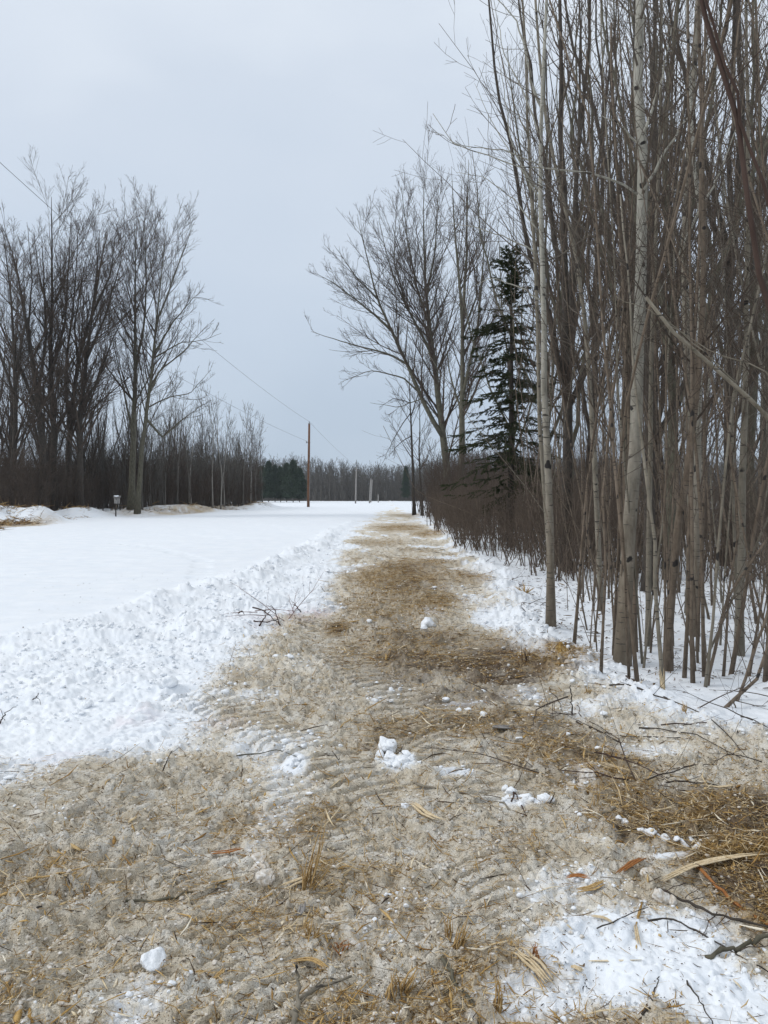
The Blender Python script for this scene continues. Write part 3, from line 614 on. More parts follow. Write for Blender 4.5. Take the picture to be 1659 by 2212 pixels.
# ---- undergrowth: brush that reads as one mass
def brush(name, P0, hts, rad, rng, lv, m, stems=5, spread=.25, tip=.003, twig=None):
    n = len(P0); k = 5; base = np.repeat(P0, stems, 0); h = np.repeat(hts, stems)*rng.uniform(.55, 1.1, n*stems)
    d = nrm(np.stack([rng.normal(0, spread, n*stems), rng.normal(0, spread, n*stems), np.ones(n*stems)], 1))
    q = np.empty((n*stems, k, 3)); q[:, 0] = base+np.concatenate([rng.normal(0, .12, (n*stems, 2)), np.zeros((n*stems, 1))], 1)
    for s in range(1, k):
        q[:, s] = q[:, s-1]+d*(h/(k-1))[:, None]; d = nrm(d+rng.normal(0, .07, d.shape)+[0, 0, .08])
    rd = rad*rng.uniform(.5, 1.2, n*stems)[:, None]+(tip-rad)*np.linspace(0, .8, k)[None]; rd = np.maximum(rd, tip)
    parts = [tubes(q, rd, 4, cap=False)]
    P, Rr = q, rd
    for l in lv:
        P, Rr = kids(P, Rr, rng, **l); parts.append(tubes(P, Rr, 3, cap=False))
    V, F = join(parts)
    return tag(mesh(name, V, F, m), kind='stuff')
def gpts(xy):
    xy = np.array(xy); return np.stack([xy[:, 0], xy[:, 1], ground_h(xy[:, 0], xy[:, 1])-.05], 1)
B1 = [(edge(y)-.1+rng.random()*(.58*y-edge(y)+2), y) for y in 14+44*rng.random(850)**1.25]
brush('undergrowth', gpts(B1), 1.1+1.6*rng.random(850), .011, rng, [dict(dens=4.0, t0=.25, t1=1, a0=20, a1=55, ratio=.45, k=4, up=.5, wig=.12, rr=.6, tip=.003), dict(dens=3, t0=.2, t1=1, a0=20, a1=55, ratio=.5, k=3, up=.3, wig=.12, rr=.6, tip=.0025, lmin=.1)], M['brush'], 5)
B0 = [(edge(y)+.1+rng.random()*(.53*y-edge(y)+.6), y) for y in 6.6+6*rng.random(45)]
brush('undergrowth', gpts(B0), 1.0+1.6*rng.random(45), .0065, rng, [dict(dens=3.2, t0=.3, t1=1, a0=20, a1=60, ratio=.3, k=4, up=.5, wig=.12, rr=.6, tip=.0018), dict(dens=3, t0=.2, t1=1, a0=20, a1=60, ratio=.5, k=3, up=.3, wig=.12, rr=.6, tip=.0015, lmin=.05)], M['sap'], 2, .25)
# denser shrubs by the spruce at the bend of the track
B2 = [(2.3+rng.random()*4.5, y) for y in 17+24*rng.random(240)]
brush('undergrowth', gpts(B2), 1.2+.9*rng.random(240), .012, rng, [dict(dens=5, t0=.3, t1=1, a0=20, a1=60, ratio=.45, k=4, up=.4, wig=.14, rr=.6, tip=.004), dict(dens=4, t0=.1, t1=1, a0=20, a1=60, ratio=.5, k=3, up=.2, wig=.14, rr=.6, tip=.003, lmin=.15)], M['brush'], 5, .3)
B3 = [(3.0+rng.random()*12, y) for y in 40+40*rng.random(330)]
brush('undergrowth', gpts(B3), 2.2+3.2*rng.random(330), .022, rng, [dict(dens=2.5, t0=.2, t1=1, a0=20, a1=45, ratio=.4, k=4, up=.6, wig=.1, rr=.6, tip=.009), dict(dens=2, t0=.2, t1=1, a0=20, a1=50, ratio=.5, k=3, up=.4, wig=.1, rr=.6, tip=.007, lmin=.3)], M['twig'], 4, .12)
# left thicket
def xb(y): return np.interp(y, XBp[:, 0], XBp[:, 1])
B4 = [(xb(y)-1.2-rng.random()**1.2*24, y) for y in 46+66*rng.random(1100)]
B4 = [p for p in B4 if p[0] > -.56*p[1]-4]
brush('undergrowth', gpts(B4), 2.2+3.0*rng.random(len(B4)), .020, rng, [dict(dens=3.2, t0=.15, t1=1, a0=20, a1=50, ratio=.42, k=4, up=.5, wig=.12, rr=.6, tip=.010), dict(dens=2.6, t0=.15, t1=1, a0=20, a1=55, ratio=.5, k=3, up=.4, wig=.12, rr=.6, tip=.009, lmin=.25)], M['twig'], 4, .14)
B5 = [(xb(y)-1.5-rng.random()*12, y) for y in 66+50*rng.random(420)]
brush('undergrowth', gpts(B5), 4.5+4*rng.random(420), .028, rng, [dict(dens=2.2, t0=.25, t1=1, a0=15, a1=35, ratio=.35, k=4, up=.8, wig=.08, rr=.6, tip=.010), dict(dens=2, t0=.2, t1=1, a0=20, a1=40, ratio=.4, k=3, up=.6, wig=.1, rr=.6, tip=.009, lmin=.3)], M['far_bark'], 3, .08)
lt = [proto_slim(80+i, 11, .085, (M['far_pale'], M['far_bark']) if i == 1 else (M['far_bark'], M['twig']), t0=.2, bend=.35, tip=.011, dens=.8, branchy=(18, 40)) for i in range(3)]
for i in range(74):
    y = 68+44*rng.random(); x = xb(y)-.8-rng.random()**1.5*9
    s = np.interp(y, [68, 92, 112], [1.05, 1.15, .95])*rng.uniform(.7, 1.15)
    put(lt[i % 3], x, y, rng.uniform(0, 6.28), s, 'slender young tree in the thicket between the tall left trees and the open field', 'slender young trees of the left thicket')
lf = [proto_fan(90+i, 17, 5, .2) for i in range(2)]
for i, (x, y, s) in enumerate([(-34, 66, 1.0), (-31, 72, .95), (-28, 76, .85), (-38, 70, 1.1), (-26.5, 68, .8), (-41, 76, 1.15), (-30, 62, .75), (-24, 74, .7), (-36, 82, 1.1), (-29, 90, .9), (-24, 86, .65), (-33, 58, .8), (-27, 62, .7), (-29.5, 66, .8), (-32, 64, .9), (-35, 62, .85), (-37, 76, 1.0), (-25, 66, .6), (-23.5, 71, .55), (-39, 66, .9)]):
    put(lf[i % 2], x, y, rng.uniform(0, 6.28), s, 'dark bare tree standing back behind the front row of the left cluster', 'trees behind the left cluster')

# ---- spruce in the right wood
def leaf_blades(C, D_, ln, wd, rng):
    """thin pointed blades as 3 sided tapered slivers"""
    P = np.stack([C, C+D_*(ln*.5)[:, None]+rng.normal(0, .003, C.shape), C+D_*ln[:, None]], 1)
    Rr = np.stack([wd*.5, wd, wd*.15], 1); return tubes(P, Rr, 3, cap=False)
def conifer(name, loc, h, wmax, n, label, seed, nm, per=26, ln=.07, wd=.006, top=.0, t0=.08, group=None, br=.012, cat='spruce', shape=.8, droop=.25, gap=.0):
    rng = np.random.default_rng(seed); root = tag(empty(name, loc), label, cat, group)
    V, F = tubes(np.array([[[0, 0, 0], [.03, 0, h*.5], [0, .02, h]]]), np.array([[h*.013, h*.008, .008]]), 8); mesh('trunk', V, F, M['dark_bark'], root)
    t = t0+(1-t0)*rng.random(n)**.85; az = rng.random(n)*6.283
    L = wmax*(1-t)**shape*(.55+.6*rng.random(n))+.12
    L *= np.where(rng.random(n) < gap, .4, 1)
    k = 7; P = np.empty((n, k, 3)); P[:, 0] = np.stack([0*t, 0*t, t*h], 1)
    el = np.where(t > .8, .7, .15)+rng.normal(0, .12, n)-droop*(1-t)
    d = np.stack([np.cos(az)*np.cos(el), np.sin(az)*np.cos(el), np.sin(el)], 1)
    for s in range(1, k):
        P[:, s] = P[:, s-1]+d*(L/(k-1))[:, None]; d = nrm(d+np.array([0, 0, -.09 if s < 4 else .12])+rng.normal(0, .05, d.shape))
    Rr = np.linspace(1, .25, k)[None]*br*(L/wmax+.3)[:, None]
    P2, R2 = kids(P, Rr, rng, dens=9, t0=.12, t1=1, a0=40, a1=65, ratio=.34, k=4, up=-.1, wig=.06, rr=.6, tip=.0025, lmin=.07)
    dz = P2[:, :, 2]-P2[:, :1, 2]; P2[:, :, 2] = P2[:, :1, 2]+dz*.3-.25*np.linalg.norm(P2-P2[:, :1], axis=2)**1.2
    V, F = join([tubes(P, Rr, 4, cap=False), tubes(P2, R2, 3, cap=False)]); mesh('branches', V, F, M['dark_bark'], root)
    seg0 = np.concatenate([P2[:, :-1].reshape(-1, 3), P[:, 2:-1].reshape(-1, 3)]); seg1 = np.concatenate([P2[:, 1:].reshape(-1, 3), P[:, 3:].reshape(-1, 3)])
    nb = per; f = rng.random((len(seg0), nb)); C = seg0[:, None]*(1-f)[..., None]+seg1[:, None]*f[..., None]
    Dd = nrm((seg1-seg0))[:, None]*.9+rng.normal(0, .42, C.shape)*[1, 1, .6]+np.array([0, 0, -.12]); C = C.reshape(-1, 3); Dd = nrm(Dd.reshape(-1, 3))
    V, F = leaf_blades(C, Dd, ln*(.6+.7*rng.random(len(C))), wd*(.7+.6*rng.random(len(C))), rng)
    mesh('crown', V, F, nm, root); return root
b = U(1102, 1100, 24.0)
conifer('spruce_tree', (b[0], 24.0, gz(b[0], 24.0)-.05), 9.3, 2.4, 280, 'dark green spruce with drooping gappy branches, the only evergreen in the right wood', 7, M['needles'], per=17, ln=.066, wd=.0075, t0=.16, shape=.55, gap=.42, droop=.42)

# ---- far wood
def far_tree(rng, h, base, r, k=7):
    P = np.array([[base, base+[rng.normal(0, .15), 0, h*.5], base+[rng.normal(0, .4), 0, h]]]); return P, np.array([[r, r*.6, .03]])
def far_wood():
    rng = np.random.default_rng(301); n = 3600
    az = np.radians(rng.uniform(-40, 34, n)); D = 238+rng.random(n)**1.2*75-10*np.sin(az*9)
    x = np.tan(az)*D; base = np.stack([x, D, ground_h(x, D)], 1); h = (6.4+5.0*rng.random(n))*(1+.0035*(D-238))
    h *= .85+.35*vn(x*.03, D*.03, 5)*1.3
    k = 5; P = base[:, None]+np.linspace(0, 1, k)[None, :, None]*np.array([0, 0, 1.])*h[:, None, None]+np.cumsum(rng.normal(0, .12, (n, k, 3)), 1)*[1, 1, 0]
    Rr = np.linspace(1, .25, k)[None]*rng.uniform(.05, .14, n)[:, None]
    q, qr = kids(P, Rr, rng, dens=2.4, t0=.15, t1=1, a0=20, a1=50, ratio=.34, k=4, up=.6, wig=.1, rr=.6, tip=.035, lmin=.8)
    q2, qr2 = kids(q, qr, rng, dens=.9, t0=.2, t1=1, a0=20, a1=50, ratio=.5, k=3, up=.4, wig=.1, rr=.7, tip=.03, lmin=.5)
    m = 14000; az = np.radians(rng.uniform(-38, 34, m)); D = 243+rng.random(m)*55; x = np.tan(az)*D; b3 = np.stack([x, D, ground_h(x, D)], 1)
    hh = 2+6*rng.random(m)**1.5; t3 = np.stack([rng.normal(0, .4, m), 0*D, hh], 1)
    q3 = np.stack([b3, b3+t3*[.3, 1, .5], b3+t3], 1); r3 = rng.uniform(.05, .13, m)[:, None]*np.array([[1, .9, .4]])
    V, F = join([tubes(P, Rr, 4, cap=False), tubes(q, qr, 3, cap=False), tubes(q2, qr2, 3, cap=False), tubes(q3, r3, 3, cap=False)])
    tag(mesh('far_woods', V, F, M['far_bark']), kind='stuff')
far_wood()
def pine(x, y, h, wmax, label, seed, group):
    rng = np.random.default_rng(seed); root = tag(empty('pine_tree', (x, y, gz(x, y))), label, 'pine tree', group)
    V, F = tubes(np.array([[[0, 0, 0], [.1, 0, h*.5], [0, 0, h]]]), np.array([[h*.014, h*.01, .03]]), 6); mesh('trunk', V, F, M['far_bark'], root)
    n = int(120*wmax); t = .12+.88*rng.random(n)**.9; a = rng.random(n)*6.283; L = wmax*np.minimum(1, (1-t)*1.7+.08)*(.3+.8*rng.random(n))
    nb = 40; f = .2+.8*rng.random((n, nb))
    C = np.stack([np.cos(a)[:, None]*L[:, None]*f, np.sin(a)[:, None]*L[:, None]*f, (t*h)[:, None]+f*L[:, None]*.15+0*f], -1).reshape(-1, 3)+rng.normal(0, .16, (n*nb, 3))
    Dd = nrm(rng.normal(0, 1, C.shape)+[0, 0, .4]); V, F = leaf_blades(C, Dd, .30+.3*rng.random(len(C)), .045+.03*rng.random(len(C)), rng)
    mesh('crown', V, F, M['needles_far'], root)
for i, (u, v, D, wd, lb) in enumerate([(567, 1010, 205, 2.7, 'leftmost dark pine of the far evergreen stand, partly behind the thin trees'), (580, 1000, 200, 2.9, 'tall narrow-topped dark pine, second from the left in the far evergreen stand'), (594, 1008, 203, 2.4, 'dark pine in the middle left of the far evergreen stand'), (606, 1012, 201, 2.9, 'low dark pine in the dip of the far evergreen stand'),
        (619, 1004, 199, 3.0, 'dark pine just left of the broadest far evergreen'), (633, 998, 196, 3.2, 'broadest and nearest dark pine of the far evergreen stand'), (647, 1014, 198, 2.5, 'rightmost dark pine of the far evergreen stand, left of the brown pole'), (552, 1008, 207, 2.3, 'dark pine seen through the edge of the left thicket'), (877, 1010, 235, 1.6, 'lone dark pine at the tip of the right wood, above the far trees')]):
    p = U(u, v, D); pine(p[0], D, p[2]-gz(p[0], D), wd, lb, 400+i, 'far dark pines')

# ---- poles and wires
def pole(name, u0, v0, u1, v1, D, r0, r1, m, label, cat='utility pole', near=False):
    a = U(u0, v0, D); b = U(u1, v1, D); a[2] = gz(a[0], D)-.05; L = b-a
    root = tag(empty(name, a), label, cat)
    V, F = tubes(np.array([[[0, 0, 0], L*.33, L*.66, L]]), np.array([[r0, r0+(r1-r0)*.33, r0+(r1-r0)*.66, r1]]), 14); mesh('shaft', V, F, m, root)
    return root, a, L
rp_, pa, PL = pole('utility_pole', 666, 1095, 668, 916, 112, .21, .15, M['pole'], 'tall brown wooden utility pole standing in the open snow field')
V, F = tubes(np.array([[PL*1.0, PL+[0, 0, .12], PL+[0, 0, .2]], [PL+[.0, 0, .18], PL+[0, 0, .3], PL+[0, 0, .42]]]), np.array([[.17, .16, .06], [.04, .07, .05]]), 10); mesh('insulator', V, F, M['metal'], rp_)
V, F = tubes(np.array([[PL*.78+[-.38, 0, 0], PL*.78, PL*.78+[.2, 0, 0]], [PL*.78+[-.36, 0, -.12], PL*.78+[-.36, 0, .05], PL*.78+[-.36, 0, .22]]]), np.array([[.05, .05, .05], [.07, .09, .06]]), 8); mesh('bracket', V, F, M['metal'], rp_)
V, F = tubes(np.array([[PL*.04+[.19, -.1, 0], PL*.3+[.17, -.1, 0], PL*.6+[.15, -.1, 0]]]), np.array([[.03, .03, .03]]), 6); mesh('conduit', V, F, M['metal'], rp_)
p2, a2, L2 = pole('utility_pole', 768, 1087, 770, 1010, 168, .17, .13, M['grey_wood'], 'grey utility pole out in the far field, left of the shorter pair of poles')
V, F = tubes(np.array([[L2, L2+[0, 0, .1], L2+[0, 0, .3]]]), np.array([[.05, .07, .04]]), 8); mesh('insulator', V, F, M['metal'], p2)
p3, a3, L3 = pole('utility_pole', 798, 1087, 801, 1036, 172, .16, .12, M['grey_wood'], 'shorter leaning grey pole in the far field, front one of a close pair')
V, F = tubes(np.array([[L3, L3+[0, 0, .1], L3+[0, 0, .3]]]), np.array([[.05, .07, .04]]), 8); mesh('insulator', V, F, M['metal'], p3)
p4, a4, L4 = pole('utility_pole', 801, 1085, 804, 1036, 196, .15, .12, M['grey_wood'], 'thin grey pole right behind the shorter leaning one')
p5, a5, L5 = pole('wooden_post', 817, 1084, 817, 1068, 190, .14, .12, M['grey_wood'], 'short grey post alone at the foot of the far wood', 'post')
def wire(A, B, sag, label, r=.014):
    t = np.linspace(0, 1, 60)[:, None]; P = A*(1-t)+B*t-np.array([0, 0, 1])*4*sag*t*(1-t)
    V, F = tubes((P-A)[None], np.full((1, 60), r), 5); o = mesh('overhead_wire', V, F, M['wire'], None, loc=A); tag(o, label, 'wire', 'wires on the brown pole')
topw = pa+PL+[0, 0, .35]; brw = pa+PL*.78+[-.36, 0, .2]
wire(topw, U(-160, 205, 34)+0, .9, 'upper overhead wire running from the top of the brown pole to the upper left')
wire(brw, U(-120, 515, 40)+0, .7, 'lower overhead wire running from the bracket of the brown pole into the left trees')
wire(topw, a2+L2+[0, 0, .25], .3, 'faint overhead wire from the brown pole to the next grey pole')

# ---- bird box on its post, rock, straw rolls by the left bank
b = U(249, 1104, 57); bz = gz(b[0], 57)
root = tag(empty('bird_box', (b[0], 57, bz-.1)), 'small grey bird box with a snow cap on a post by the tree line', 'bird box')
def box(x0, x1, y0, y1, z0, z1, tz=0):
    V = np.array([[x0, y0, z0], [x1, y0, z0], [x1, y1, z0], [x0, y1, z0], [x0, y0, z1], [x1, y0, z1], [x1, y1, z1+tz], [x0, y1, z1+tz]])
    return V, [np.array([[3, 2, 1, 0], [4, 5, 6, 7], [0, 1, 5, 4], [1, 2, 6, 5], [2, 3, 7, 6], [3, 0, 4, 7]])]
mesh('post', *tubes(np.array([[[0, .1, 0], [.01, .1, .7], [-.02, .1, 1.55]]]), np.array([[.05, .05, .045]]), 8), M['dark_bark'], root)
mesh('box', *box(-.04, .30, -.14, .14, 1.05, 1.5, .08), M['grey_wood'], root, smooth=False)
mesh('roof', *box(-.09, .35, -.20, .18, 1.503, 1.54, .09), M['grey_wood'], root, smooth=False)
mesh('entrance_hole', *tubes(np.array([[[.13, -.146, 1.36], [.13, -.143, 1.36]]]), np.array([[.03, .03]]), 12), M['dark_bark'], root)
_ico = {}
def ico(n):
    if n not in _ico:
        import bmesh
        bm = bmesh.new(); bmesh.ops.create_icosphere(bm, subdivisions=n, radius=1); bm.verts.ensure_lookup_table()
        _ico[n] = (np.array([v.co[:] for v in bm.verts]), np.array([[v.index for v in f.verts] for f in bm.faces])); bm.free()
    return _ico[n]
def lump_data(c, r, rng, n=3, squash=.8, rough=.35):
    V, F = ico(n); V = V.copy(); o = rng.random(3)*50
    f = 1+rough*(fbm(V[:, 0]*1.3+o[0]+V[:, 2], V[:, 1]*1.3+o[1]-V[:, 2], 7, 3)*2)+.35*rough*fbm(V[:, 0]*5+V[:, 2]*4+o[0], V[:, 1]*5-V[:, 2]*3+o[1], 17, 2)
    pl = nrm(rng.normal(0, 1, (11, 3))); dd = rng.uniform(.6, .95, 11); cs = V@pl.T
    f = f*np.minimum(1.1, np.where(cs > .05, dd/np.maximum(cs, .05), 9).min(1))+rough*.25*fbm(V[:, 0]*11+V[:, 2]*9+o[0], V[:, 1]*11-V[:, 2]*8+o[1], 19, 2)
    V = V*f[:, None]*r*np.array([rng.uniform(.85, 1.2), rng.uniform(.85, 1.2), squash]); return V+np.array(c), [F]
rngL = np.random.default_rng(77)
mesh('snow_cap', *lump_data((.13, 0, 1.60), .2, rngL, 3, .45, .2), M['snow'], root)
b = Gp(78, 1114); V, F = lump_data((0, 0, 0), .45, rngL, 4, .5, .4)
tag(mesh('rock', V, F, M['rock'], loc=(b[0], b[1], gz(b[0], b[1])+.10)), 'dark grey rock poking out of the snow mound at the far left bank', 'rock')

# ---- foreground sticks, splinters and lumps, each a thing of its own
def ground_line(pl, k, lift, bow=0, arch=None):
    pts = []
    for i, q in enumerate(pl):
        p = Gp(q[0], q[1]); p[2] += lift+(q[2] if len(q) > 2 else 0)
        if len(q) > 2 and q[2]:                         # raised point: keep it on its line of sight
            r = ray(q[0], q[1]); t = (p[2]-H)/r[2]; p = np.array([r[0]*t, r[1]*t, p[2]])
        pts.append(p)
    q = resample(np.array(pts), k); t = np.linspace(0, 1, k); lin = q[0, 2]*(1-t)+q[-1, 2]*t; dv = q[:, 2]-lin
    q[:, 2] = lin+.35*dv+max(0, .5*dv.max())*np.sin(np.pi*t)
    return q
def stick(pl, r0, r1, m, label, name='fallen_branch', cat='branch', forks=(), k=14, lift=.004, seed=0, side=.0, group=None):
    r0 *= .72; r1 *= .72; rng = np.random.default_rng(seed+900); P = ground_line(pl, k, lift+r0); P[1:-1] += rng.normal(0, r0*.6, (k-2, 3)); o = P[0].copy()
    rad = np.linspace(r0, r1, k)*(1+.15*rng.normal(0, 1, k)); parts = [tubes((P-o)[None], rad[None], 7)]
    for f, a, b in forks:
        q = ground_line(f, 8, lift+a); parts.append(tubes((q-o)[None], np.linspace(a, b, 8)[None]*.72, 6))
    if side:
        p2, r2 = kids((P-o)[None], rad[None], rng, dens=side, t0=.2, t1=1, a0=25, a1=60, ratio=.25, k=4, up=.2, wig=.12, rr=.5, tip=.0012, lmin=.06); 
        if len(p2): parts.append(tubes(p2, r2, 4))
    V, F = join(parts); ob = mesh(name, V, F, m, loc=o); return tag(ob, label, cat, group)
stick([(900, 1697), (950, 1704), (1010, 1713), (1060, 1724), (1092, 1738), (1115, 1760), (1132, 1780)], .011, .004, M['grey_bark'], 'long grey curved branch lying left of the two white snow lumps', seed=1, side=2)
stick([(1316, 1487), (1360, 1490), (1420, 1502), (1470, 1530), (1530, 1570), (1590, 1620), (1640, 1665)], .010, .003, M['dark_bark'], 'long dark branch arching down the snow bank under the front saplings', seed=2, side=3)
stick([(1352, 1470), (1400, 1496), (1440, 1512), (1480, 1535)], .008, .003, M['red_twig'], 'short red-brown stick above the long arching branch', seed=3)
stick([(1245, 1560), (1290, 1578), (1340, 1592), (1400, 1592), (1470, 1596)], .009, .004, M['dark_bark'], 'dark stick lying along the foot of the right snow bank', seed=4, side=2)
stick([(1280, 1757), (1302, 1758), (1330, 1753)], .013, .012, M['grey_bark'], 'short thick grey log end beside the golden chip heap', 'log', 'log', seed=5, k=8)
stick([(947, 2057), (960, 2085), (985, 2125), (1010, 2165), (1040, 2212)], .011, .008, M['olive_bark'], 'mottled olive stick running off the bottom edge near the middle', seed=6, side=1)
stick([(632, 2235), (648, 2168), (644, 2140, .03), (640, 2085, .09)], .0125, .006, M['grey_bark'], 'grey forked branch at the bottom edge with one prong raised', seed=7, forks=[([(648, 2172), (690, 2150), (725, 2132), (760, 2108, .03)], .010, .005), ([(650, 2170), (700, 2130), (740, 2118, .02)], .005, .003)])
stick([(1419, 1920), (1470, 1948), (1540, 1985), (1600, 2005), (1665, 2028)], .010, .006, M['dark_bark'], 'longest dark stick crossing the right edge debris', seed=8, side=3)
stick([(1400, 1990), (1450, 1985), (1520, 2020), (1600, 2062), (1665, 2090)], .006, .003, M['dark_bark'], 'thin dark stick below the longest one at the right edge', seed=9, side=3)
stick([(1524, 2056), (1610, 2042), (1665, 2036)], .013, .011, M['olive_bark'], 'thick mossy stick cut by the right edge', seed=10)
stick([(1500, 1870), (1560, 1935), (1610, 1965), (1665, 1998)], .010, .008, M['orange'], 'orange-brown peeled branch at the right edge', seed=11)
stick([(1387, 2201), (1405, 2172), (1412, 2150), (1424, 2116)], .006, .002, M['dark_bark'], 'small dark forked twig on clean snow near the bottom right', 'twig', 'twig', forks=[([(1410, 2166), (1398, 2150), (1382, 2133)], .003, .0012)], seed=12)
stick([(1484, 2124), (1508, 2168), (1540, 2215)], .005, .0025, M['dark_bark'], 'straight dark twig running off the bottom edge in the white patch at the right', 'twig', 'twig', seed=13)
stick([(1289, 2010), (1345, 1990), (1400, 1963)], .004, .002, M['dark_bark'], 'thin straight dark twig above the white patch at the bottom right', 'twig', 'twig', seed=14)
stick([(50, 1975), (90, 1955), (126, 1928)], .005, .003, M['dark_bark'], 'straight dark twig at the lower left on beige slush', 'twig', 'twig', seed=15)
stick([(0, 1936), (30, 1926), (70, 1905), (130, 1888), (200, 1872)], .008, .003, M['gold'], 'frayed golden stalk at the left edge', 'splintered_stalk', 'stalk', seed=16, side=5)
stick([(272, 1943), (340, 1938), (410, 1926), (490, 1914)], .009, .005, M['olive_bark'], 'mossy yellow-green stick lying left of the tall splinter tuft', seed=17, side=2)
stick([(0, 1565), (12, 1548), (35, 1527, .05)], .007, .003, M['dark_bark'], 'dark twig poking in from the left edge over white snow', 'twig', 'twig', forks=[([(10, 1550), (0, 1533), (-10, 1528)], .003, .0015)], seed=18)
stick([(70, 1515), (78, 1508, .03), (84, 1497, .07)], .006, .003, M['red_twig'], 'tiny forked twig standing in white snow at the left', 'twig', 'twig', forks=[([(79, 1507, .03), (86, 1516), (88, 1522)], .003, .002)], seed=19)
stick([(352, 1672), (356, 1655, .06), (362, 1640, .12), (372, 1622, .19)], .006, .0025, M['dark_bark'], 'dark twig standing up out of the slush below the white tongue of snow', 'twig', 'twig', seed=20, side=4)
stick([(735, 1573), (745, 1562), (770, 1548), (800, 1545)], .007, .003, M['gold'], 'bent golden stalk on the tread marks, centre of the track', 'splintered_stalk', 'stalk', seed=21)
stick([(510, 1637), (560, 1632), (600, 1620), (640, 1640)], .006, .003, M['olive_bark'], 'bent olive twig left of the big snow lump', 'twig', 'twig', seed=22, side=2)
stick([(1187, 1488), (1192, 1500), (1205, 1515), (1217, 1545)], .005, .002, M['dark_bark'], 'thin twig hanging down the bank below the corner aspen', 'twig', 'twig', seed=23)
stick([(1236, 1545), (1235, 1520, .06), (1232, 1480, .17)], .008, .005, M['dark_bark'], 'dark broken stub standing on the edge of the right bank', 'broken_stem', 'stub', seed=24)
stick([(1380, 1150+420), (1420, 1580), (1500, 1590), (1600, 1640)], .006, .003, M['dark_bark'], 'thin dark stick in the shadowed hollow of the right bank', seed=25, side=3)
stick([(1105, 1735), (1112, 1715, .03), (1118, 1722), (1136, 1766)], .008, .004, M['red_twig'], 'broken red-brown stick standing between the snow lumps', seed=26)
# red brushwood left of the track
for j, (pl, lb) in enumerate([([(515, 1325), (522, 1318, .08), (528, 1330)], 'short red twig standing left of the low brushwood'), ([(548, 1343), (575, 1350), (605, 1350)], 'dark red stick lying under the low brushwood'), ([(545, 1312, .12), (570, 1322, .08), (605, 1345)], 'red twig slanting across the low brushwood on white snow'),
        ([(560, 1350), (574, 1330, .12), (585, 1318, .16)], 'red twig leaning right in the low brushwood'), ([(605, 1345), (595, 1325, .12), (585, 1308, .2)], 'red twig leaning left in the low brushwood'), ([(655, 1325), (640, 1310, .05), (632, 1300, .1)], 'forked red twig above the pinkish tread marks')]):
    stick(pl, .013, .005, M['red_twig'], lb, 'twig', 'twig', seed=30+j, side=3, group='red brushwood beside the track')

def splinter(pl, w0, m, label, name='split_wood', cat='split wood', th=.35, k=7, lift=.006, seed=0, strands=3, group=None):
    rng = np.random.default_rng(seed+1500); P = ground_line(pl, k, lift+w0*th); o = P[0].copy(); P = P-o
    ax = nrm(P[-1]-P[0]); sd = nrm(np.cross(ax, [0, 0, 1.])); parts = []
    for s in range(strands):
        q = P.copy()+sd*(s-(strands-1)/2)*w0*1.1/strands*1.3; cut = rng.uniform(0, .14, 2)
        t = np.linspace(cut[0], 1-cut[1], k); q = np.stack([np.interp(t, np.linspace(0, 1, k), q[:, i]) for i in range(3)], 1); q[:, 2] += rng.normal(0, w0*.12)
        q += sd*rng.normal(0, w0*.08, (k, 1)); prof = np.array([.25, .8, 1, 1, .95, .7, .12])*w0/strands*rng.uniform(.75, 1.1)
        parts.append(tubes(q[None], prof[None], 4, flat=.6, up=np.array([[0, 0, 1.]])))
    V, F = join(parts); return tag(mesh(name, V, F, m, loc=o, smooth=False), label, cat, group)
splinter([(889, 1742), (925, 1762), (962, 1785)], .036, M['cutwood'], 'pale split slab of wood lying below the long grey curved branch', seed=1)
splinter([(1108, 2058), (1150, 2086), (1200, 2126)], .030, M['cutwood'], 'long pale splinter beside the white patch, running down to the right', seed=2, strands=4)
splinter([(1425, 1912), (1500, 1880), (1570, 1862), (1662, 1847)], .030, M['cutwood'], 'longest pale split branch with a peeled face, touching the right edge', seed=3, strands=4)
splinter([(1513, 1709), (1555, 1705), (1597, 1699)], .028, M['cutwood'], 'pale flat chip lying high on the golden debris at the right', seed=4)
splinter([(1060, 1577), (1085, 1580), (1114, 1577)], .045, M['grey_wood'], 'weathered grey piece of split log at the foot of the bank', seed=5)
splinter([(1334, 1890), (1360, 1872), (1394, 1854)], .022, M['orange'], 'orange splinter pointing up right, above the pale split branch', seed=6)
splinter([(1239, 1942), (1275, 1928), (1313, 1911)], .024, M['gold'], 'golden brown splinter just above the white snow patch', seed=7)
splinter([(1222, 1896), (1248, 1896), (1276, 1902)], .016, M['orange'], 'flat orange bark flake on grey slush', seed=8)
splinter([(453, 1845), (490, 1843), (530, 1833)], .018, M['orange'], 'orange bark strip left of the dirty ice block', seed=9)
splinter([(1270, 1978), (1310, 1988), (1330, 2002)], .012, M['cutwood'], 'thin pale sliver lying on the snow mound', seed=10)
splinter([(605, 1925), (650, 1905), (690, 1890)], .026, M['cutwood'], 'pale slab half buried at the foot of the tall splinter tuft', seed=11)
splinter([(612, 2102), (670, 2090), (715, 2098)], .018, M['gold'], 'golden splinter behind the grey forked branch', seed=12)
splinter([(1372, 1994), (1376, 2020), (1384, 2046)], .010, M['cutwood'], 'thin pale V-shaped sliver pointing down the slope', seed=13, strands=2)
splinter([(1175, 1632), (1195, 1650), (1215, 1640)], .018, M['gold'], 'golden curl of wood on the golden debris beside the ice lump', seed=14)
splinter([(1235, 2085), (1250, 2093), (1262, 2104)], .018, M['cutwood'], 'small pale chip on clean snow', seed=15)
splinter([(640, 1985), (650, 1970), (655, 1955)], .018, M['grey_wood'], 'grey wood offcut on the slush left of the tall tuft', seed=16)
